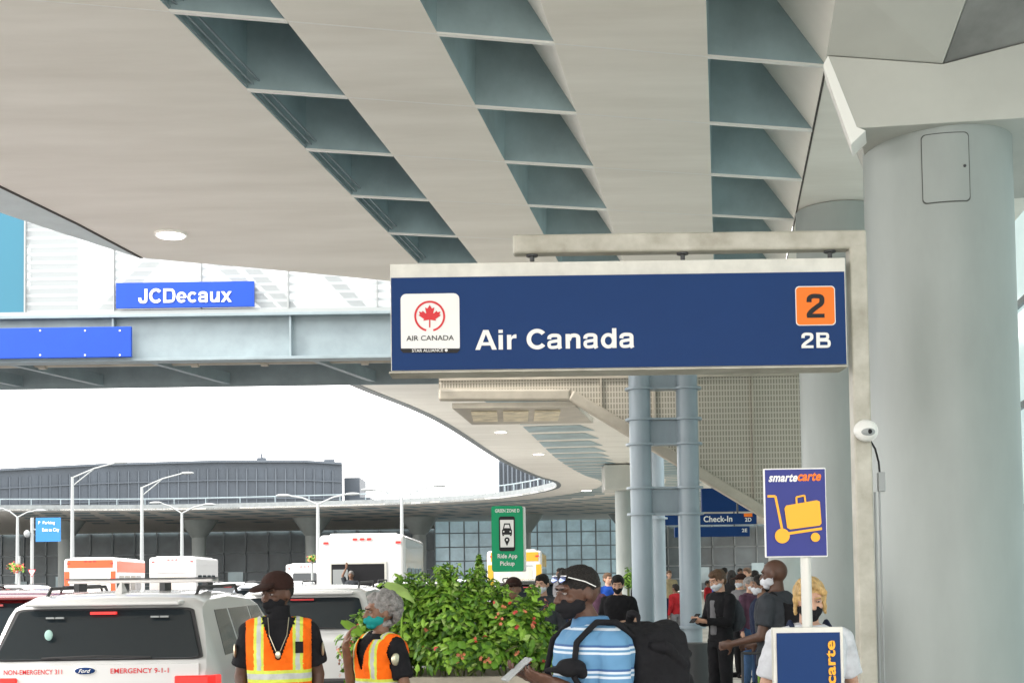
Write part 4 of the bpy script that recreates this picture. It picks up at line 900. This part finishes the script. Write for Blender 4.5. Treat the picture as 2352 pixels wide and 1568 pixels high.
    if hair=='short': hx('hair',lambda m_:(m_.ell((0,.022,1.672),(.083,.098,.088),n=20,k=14),m_.ell((0,-.03,1.715),(.062,.06,.04)),m_.ell((0,.06,1.62),(.07,.05,.06))),hm,v=max(.008,vox*.7),wr=.008,ws=30)
    elif hair=='fade': hx('hair',lambda m_:(m_.ell((0,.016,1.676),(.08,.097,.082),n=20,k=14),m_.ell((0,-.03,1.715),(.06,.056,.035))),hm,v=.007,wr=.003,ws=60)
    elif hair=='long':
        hx('hair',lambda m_:(m_.ell((0,.025,1.675),(.088,.10,.088),n=20,k=14),m_.cap((0,.075,1.64),(0,.085,1.45),.065,.045),m_.cap((.07,.03,1.65),(.075,.03,1.5),.03,.02),m_.cap((-.07,.03,1.65),(-.075,.03,1.5),.03,.02)),hm,v=max(.009,vox*.7),wr=.012,ws=25)
    elif hair=='bun':
        hx('hair',lambda m_:(m_.ell((0,.020,1.678),(.086,.097,.09),n=20,k=14),m_.ell((0,.11,1.70),.045),m_.cap((-.074,.0,1.67),(-.082,-.015,1.56),.016,.008),m_.cap((.074,.0,1.67),(.084,-.02,1.57),.016,.008),m_.cap((-.01,-.07,1.735),(-.065,-.06,1.69),.016,.016),m_.cap((.01,-.07,1.735),(.065,-.06,1.69),.016,.016)),hm,v=.007,wr=.008,ws=34)
    elif hair=='curly':
        def cf(m_):
            rnd=random.Random(3);m_.ell((0,.03,1.68),(.09,.10,.095),n=18,k=12)
            for _ in range(110):
                d=V((rnd.gauss(0,1),rnd.gauss(0,1)+.7,rnd.gauss(0,1)+.1)).normalized();
                if d.y<-.25 and d.z<.55: continue
                m_.ell(V((0,.035,1.66))+V((d.x*.10,d.y*.115,d.z*.115)),rnd.uniform(.014,.028),n=8,k=6)
        hx('hair',cf,hm,v=.007,wr=.006,ws=60)
    elif hair=='cap':
        hx('hair',lambda m_:m_.ell((0,.03,1.655),(.081,.09,.07),n=18,k=12),hm,v=.009,wr=.004,ws=50)
        hx('cap',lambda m_:(m_.ell((0,.012,1.69),(.09,.108,.082),n=20,k=14),m_.cap((0,.1,1.672),(0,.08,1.68),.03,.03),m_.ell((0,-.125,1.69),(.072,.085,.012),rm=M.Rotation(.22,3,'X'))),'c_cap',v=.006,wr=.002,dele=lambda c_:(HM.inverted()@c_).z<1.665 and (HM.inverted()@c_).y>-.1)
    if bot:
        m_=MB();m_.torso([r_ for r_ in torso_r(.012,bw,.85,1.03,ln)])
        for h_,k_,a_ in legs: m_.cap(h_,k_,.098,.068);m_.cyl(k_,a_+V((0,0,-.02)),.069,.052);m_.ell(k_,.069)
        blob('trousers',m_,max(vox,.011),bot,t,wr=.010)
    m_=MB()
    for h_,k_,a_ in legs: m_.cap(a_+V((0,.03,-.05)),a_+V((0,-.17,-.055)),.048,.04);m_.box(a_+V((0,-.06,-.09)),(.09,.28,.02))
    blob('shoes',m_,.014,shoe,t)
    if top:
        m_=MB();rs=torso_r(.016,bw,.9,1.46,ln)+[(0,ln*.52+.005,1.492,.088*bw,.080)];m_.torso(rs)
        for s_,sh,el_,wr_,hdr in arms:
            e_=sh.lerp(el_,min(1,sl*1.35)) if sl<.75 else el_
            m_.ell(sh,.068);m_.cyl(sh,e_,.068,.064 if sl<.75 else .052);m_.cap(sh,V((s_*.06,ln*.5+.005,1.45)),.062,.05)
            if sl>=.75: m_.ell(el_,.054);m_.cyl(el_,el_.lerp(wr_,.97),.053,.036)
        blob('top',m_,max(vox*.9,.007),top,t,wr=.014,it=2,ws=9)
    t.location=(vx(px,Y),Y,z0);t.rotation_euler=(0,0,rad(rot));s_=H/1.75;t.scale=(s_,)*3
    bpy.context.view_layer.update()
    return t,HM
t,HM=person('man in blue and white striped polo with black mask and big black backpack',1360,6.0,-70,1.79,'s_dark','polo','c_navy','fade','h_black',mask='c_black',sl=.52,
 aL=((.24,.0,1.13),(.13,-.24,1.25),(-.35,-.85,.25),(-.6,.1,.7)),aR=((-.25,-.06,1.14),(-.06,-.27,1.26),(.15,-.9,.3),(.2,.1,.9)),hd=(8,6),ho=(0,-.06,0),bw=1.10,vox=.0055,ln=.0)
for s_ in(-1,1):
    m_=MB();m_.X=HM;m_.ell((s_*.036,-.086,1.708),(.028,.007,.019),rm=M.Rotation(-.6,3,'X'));build('sunglasses_lens',m_,'mirror',t,smooth=True)
m_=MB();m_.X=HM;m_.tube([(-.064,-.07,1.715),(-.086,.0,1.685),(-.084,.05,1.655)],.0025,6);m_.tube([(.064,-.07,1.715),(.086,.0,1.685),(.084,.05,1.655)],.0025,6);m_.tube([(-.064,-.080,1.722),(.064,-.080,1.722)],.0025,6);build('sunglasses_frame',m_,'white',t,smooth=True)
m_=MB();m_.torso([(0,0,1.465,.112,.10),(0,-.01,1.51,.080,.082),(0,-.012,1.528,.074,.076)]);blob('collar',m_,.006,mk('collar_blue',(.06,.17,.32),.8),t)
for s_ in(-1,1): m_=MB();m_.tube([(s_*.13,.14,1.43),(s_*.125,.06,1.50),(s_*.13,-.04,1.505),(s_*.14,-.14,1.42),(s_*.155,-.165,1.28),(s_*.18,-.10,1.15),(s_*.17,.06,1.08)],.015,8);blob('backpack_strap',m_,.007,'c_black',t)
def held(name,label,cat_,fn,mats,root,smooth=True,v=None,wr=0,bevel=0):
    m_=MB();fn(m_)
    o=blob(name,m_,v,mats,None,wr=wr) if v else build(name,m_,mats,None,smooth=smooth,bevel=bevel)
    o.matrix_basis=root.matrix_basis.copy();return tag(o,label,cat_)
def bpk(m_):
    m_.loft([[(x_*sx,y_,z_) for x_,z_ in ((-.16,1.02),(-.175,1.1),(-.175,1.34),(-.14,1.44),(-.06,1.485),(.06,1.485),(.14,1.44),(.175,1.34),(.175,1.1),(.16,1.02),(.1,.98),(-.1,.98))] for y_,sx in((.14,.96),(.20,1.02),(.32,.98),(.40,.80))])
    m_.ell((0,.40,1.16),(.13,.07,.14));m_.ell((0,.34,1.38),(.13,.07,.07))
    m_.tube([(-.05,.2,1.485),(-.04,.2,1.53),(.04,.2,1.53),(.05,.2,1.485)],.012,8)
    m_.tube([(.175,.2,1.40),(.19,.28,1.38),(.16,.38,1.30)],.012,8);m_.tube([(-.12,.41,1.35),(.12,.41,1.35)],.010,8)
held('backpack','bulky black backpack on the back of the man in the striped polo','backpack',bpk,'c_black',t,v=.009,wr=.02)
held('smartphone','pale phone held in front of the man in the striped polo','phone',lambda m_:m_.box((.02,-.375,1.305),(.075,.012,.15),rm=M.Rotation(-.9,3,'X')),'lampgrey',t,smooth=False,bevel=.004)
held('folded_cap','black cap carried on the forearm of the man in the striped polo','cap',lambda m_:(m_.ell((.15,-.17,1.315),(.05,.065,.035)),m_.ell((.13,-.24,1.305),(.045,.055,.010)),m_.cap((.15,-.12,1.29),(.10,-.18,1.31),.025,.02)),'c_black',t,v=.007,wr=.010)
def vest(t,bw,zlo=.98):
    m_=MB();m_.torso(torso_r(.040,bw,.93,1.46))
    for s_ in(-1,1): m_.cap((s_*.095*bw,.0,1.435),(s_*.15*bw,.0,1.42),.072,.072)
    def fn(c_):
        ax=abs(c_.x)/bw
        if c_.z<1.20 and c_.z>1.125: return 1 if (c_.z>1.178 or c_.z<1.147) else 2
        if c_.z>1.20 and .088<ax<.150:
            return 2 if .106<ax<.132 else 1
        return 0
    def dl(c_): return c_.z<zlo or abs(c_.x)>.196*bw+.006 or (c_.y<.03 and c_.z>1.26 and abs(c_.x)<.012+(c_.z-1.26)*.36) or (c_.z>1.47 and abs(c_.x)<.07)
    o=blob('safety_vest',m_,.0065,['c_hi','c_lime','c_silver'],t,fn=fn,dele=dl,wr=.012)
    s=o.modifiers.new('thick','SOLIDIFY');s.thickness=.004;return o
t,HM=person('man in orange reflective vest with black cap and mask, head turned left',640,7.8,8,1.78,'s_dark','c_black','c_black','cap','h_black',mask='c_black',sl=.55,bw=.93,vox=.007,hd=(6,-38),
 aL=((.225,.05,1.16),(.20,-.02,.92),(-.1,-.2,-1),(-1,0,0)),aR=((-.225,.05,1.16),(-.20,-.02,.92),(.1,-.2,-1),(1,0,0)))
vest(t,.93)
m_=MB();m_.tube([(-.06,-.08,1.50),(-.05,-.145,1.40),(-.012,-.165,1.31)],.0022,6);m_.tube([(.06,-.08,1.50),(.05,-.145,1.40),(.012,-.165,1.31)],.0022,6);m_.ell((0,-.17,1.29),(.015,.005,.022));build('badge_chain',m_,'gold',t,smooth=True)
m_=MB();m_.torso([(0,.0,1.46,.075,.075),(0,-.015,1.52,.066,.075),(0,-.02,1.57,.066,.078)]);blob('neck_gaiter',m_,.007,'c_black',t,wr=.004)
for s_ in(-1,1): m_=MB();m_.ell((s_*.252,-.02,1.31),(.01,.032,.04));build('sleeve_patch',m_,'gold',t,smooth=True)
m_=MB();m_.box((.12,-.165,1.33),(.045,.02,.065));build('vest_radio',m_,'c_black',t)
t,HM=person('woman in orange reflective vest with curly grey hair and teal mask touching her face',872,8.3,-52,1.64,'s_brown','c_black','c_black','curly','h_grey',mask='teal',sl=.6,bw=.98,vox=.0065,hd=(2,-8),
 aR=((-.22,-.10,1.16),(-.09,-.22,1.42),(.25,.2,1),(.5,.7,0)),aL=((.25,.03,1.16),(.2,-.16,1.02),(-.4,-.9,0),(-1,0,0)))
vest(t,.98)
m_=MB();m_.ell((.250,-.04,1.33),(.012,.035,.042));build('sleeve_patch',m_,'gold',t,smooth=True)
t,HM=person('blonde woman in white top and black mask behind the cart sign',1856,7.2,6,1.71,'s_light','c_white','c_navy','bun','h_blonde',mask='c_black',sl=.6,vox=.007,hd=(10,-6),bw=1.05,
 aL=((.25,.03,1.16),(.15,-.18,1.05),(-.6,-.8,0),(0,0,-1)),aR=((-.25,.03,1.16),(-.15,-.18,1.05),(.6,-.8,0),(0,0,-1)))
for s_ in(-1,1): m_=MB();m_.tube([(s_*.10,.14,1.42),(s_*.105,.02,1.51),(s_*.11,-.15,1.40),(s_*.12,-.16,1.2)],.017,8);blob('backpack_strap',m_,.008,'c_navy',t)
t,HM=person('tall bald man in dark t-shirt and jeans seen from behind beside the cart sign',1782,10.8,-125,1.86,'s_dark','c_greydark','c_denim',None,'h_black',mask='c_white',sl=.5,vox=.010,bw=1.08,hd=(8,10),
 aL=((.25,-.02,1.16),(.2,-.28,1.10),(0,-1,-.2),(-1,0,0)),aR=((-.25,-.02,1.16),(-.2,-.26,1.08),(0,-1,-.2),(1,0,0)))
held('shoulder_bag','black sling bag across the back of the bald man','bag',lambda m_:(m_.box((.02,.19,1.25),(.26,.12,.30)),m_.tube([(.14,.14,1.38),(.13,.02,1.49),(.05,-.14,1.36)],.014,8)),'c_black',t,v=.012,wr=.01)
t,HM=person('woman in black jacket and leggings with white mask looking at her phone',1652,15.5,-58,1.79,'s_light','c_black','c_black','short','h_brown',mask='c_white',sl=.9,vox=.010,bw=.92,hd=(18,0),
 aL=((.20,-.05,1.15),(.08,-.27,1.16),(-.4,-.9,.2),(-.5,0,.8)),aR=((-.20,-.05,1.15),(-.08,-.27,1.16),(.3,-.9,.2),(.4,0,.9)),shoe='c_white')
m_=MB();m_.torso([(0,-.03,z,.07,.10) for z in(1.0,1.2,1.4)]);blob('inner_shirt',m_,.012,'c_grey',t,wr=.004)
held('phone','phone held by the woman in the black jacket','phone',lambda m_:m_.box((0,-.38,1.20),(.075,.01,.14),rm=M.Rotation(-.8,3,'X')),'black',t,smooth=False)
held('backpack','grey backpack worn by the woman in the black jacket','backpack',lambda m_:(m_.ell((0,.19,1.22),(.15,.10,.2)),m_.ell((0,.25,1.15),(.12,.08,.12))),'c_greydark',t,v=.014,wr=.012)
def ppl(lb,px,Y,rot,H,sk,top,bot,**k): return person(lb,px,Y,rot,H,sk,top,bot,vox=.014,group='travellers on the pavement',**k)[0]
ppl('man with black cap and dark coat below the green ride sign',1178,14,-20,1.72,'s_brown','c_navy','c_navy',hair='cap',hm='h_black',sl=.9)
ppl('man in dark hooded top with lowered white mask holding phone to face',1245,16,-15,1.76,'s_light','c_greydark','c_navy',hair='short',hm='h_black',mask='c_white',sl=.9,aR=((-.24,-.1,1.18),(-.1,-.16,1.42),(.2,-.1,1),(.5,.8,0)),hd=(6,-10))
ppl('bearded man in black t-shirt looking down right of the polo man',1418,17,-25,1.74,'s_light','c_black','c_navy',hair='short',hm='h_black',mask='c_black',sl=.5,hd=(16,15),aL=((.24,0,1.15),(.1,-.24,1.14),(-.5,-.8,0),(0,0,1)))
pb=ppl('distant person in bright blue jacket behind the bearded man',1396,26,30,1.78,'s_light','c_blue','c_navy',hair='short',hm='h_brown',sl=.9)
ppl('distant woman in brown checked top left of the blue jacket',1366,24,-40,1.66,'s_brown','c_purple','c_navy',hair='long',hm='h_brown',sl=.9)
pr_=ppl('small distant person in red top near the twin blue columns',1550,31,-140,1.5,'s_brown','c_red','c_grey',hair='short',hm='h_black',sl=.9)
pt_=ppl('distant person in pale yellow top left of the slim column',1537,42,10,1.85,'s_light','c_tan','c_navy',hair='short',hm='h_brown',sl=.6)
ppl('person in white cap and dark clothes between the jacket woman and the bald man',1700,22,-60,1.72,'s_light','c_grey','c_black',hair='cap',hm='h_brown',sl=.9,mask='c_white')['label']='masked person in dark cap and grey top between the jacket woman and the bald man'
ppl('person in maroon top standing just left of the bald man',1722,20,40,1.68,'s_light','c_purple','c_denim',hair='short',hm='h_grey',sl=.9,mask='c_white')
pw_=ppl('woman with dark hair queuing far behind the jacket woman',1680,30,170,1.8,'s_light','c_black','c_navy',hair='long',hm='h_black',sl=.9)
pg_=ppl('distant man in grey shirt queuing under the far signs',1664,38,150,1.9,'s_brown','c_grey','c_navy',hair='short',hm='h_black',sl=.5)
ppl('dark haired person in blue jacket close beside the bald man',1748,14.5,-100,1.72,'s_brown','c_navy','c_navy',hair='short',hm='h_black',sl=.9,mask='c_white')
t=ppl('man raising one arm inside the open rear door of the white bus',806,36.6,0,1.7,'s_brown','c_greydark','c_navy',hair='short',hm='h_grey',sl=.6,aR=((-.24,-.02,1.62),(-.12,-.05,1.86),(.1,0,1),(0,-1,0)),z0=.25)
for src,px,Y,rz,lb in((pg_,1700,46,20,'grey shirted traveller farthest along the pavement, right of the check-in sign'),(pw_,1735,34,120,'long haired traveller in black seen between the second column and the check-in sign'),(pt_,1715,28,-40,'traveller in tan top in the queue right of the jacket woman'),(pb,1640,52,90,'tiny traveller in blue jacket under the far check-in signs'),(pg_,1288,28,-60,'grey shirted traveller directly behind the face of the polo man'),(pw_,1470,40,15,'long haired traveller in black beside the left blue column'),(pr_,1625,44,60,'tiny traveller in red top just right of the twin blue columns')):
    dup(src,(vx(px,Y),Y,0),rad(rz),lb)
# luggage
SHIFT=True
def suitcase(label,px,Y,z1,w_,mat,hm_=None):
    x=vx(px,Y);t=thing('suitcase',label,'suitcase',V((x,Y,0)))
    mb=MB();mb.box((x,Y,.06+z1/2),(w_,.28,z1));build('shell',mb,mat,t,bevel=.04,seg=3)
    mb=MB()
    for k in(-.3,-.1,.1,.3): mb.box((x+k*w_,Y-.142,.06+z1/2),(.02,.012,z1-.12))
    build('rib',mb,'plastic',t)
    for s_ in(-1,1): mb=MB();mb.cyl((x+s_*w_*.4-.02,Y,.035),(x+s_*w_*.4+.02,Y,.035),.035,n=14);build('wheel',mb,'tyre',t)
    mb=MB();mb.tube([(x-.08,Y+.08,z1),(x-.08,Y+.08,z1+.38),(x+.08,Y+.08,z1+.38),(x+.08,Y+.08,z1)],.011,8);build('handle',mb,hm_ or 'plastic',t)
suitcase('tall black suitcase in front of the bald man',1728,10.2,.74,.36,'c_black')
suitcase('smaller dark suitcase with pale green handle behind the black one',1762,11.6,.66,.36,'c_navy','leaf2')
tag(build('litter_bin',MB().cyl((vx(1590,17),17,0),(vx(1590,17),17,.85),.2,n=20),'dark',None,smooth=True),'dark round litter bin by the foot of the twin blue columns','bin')
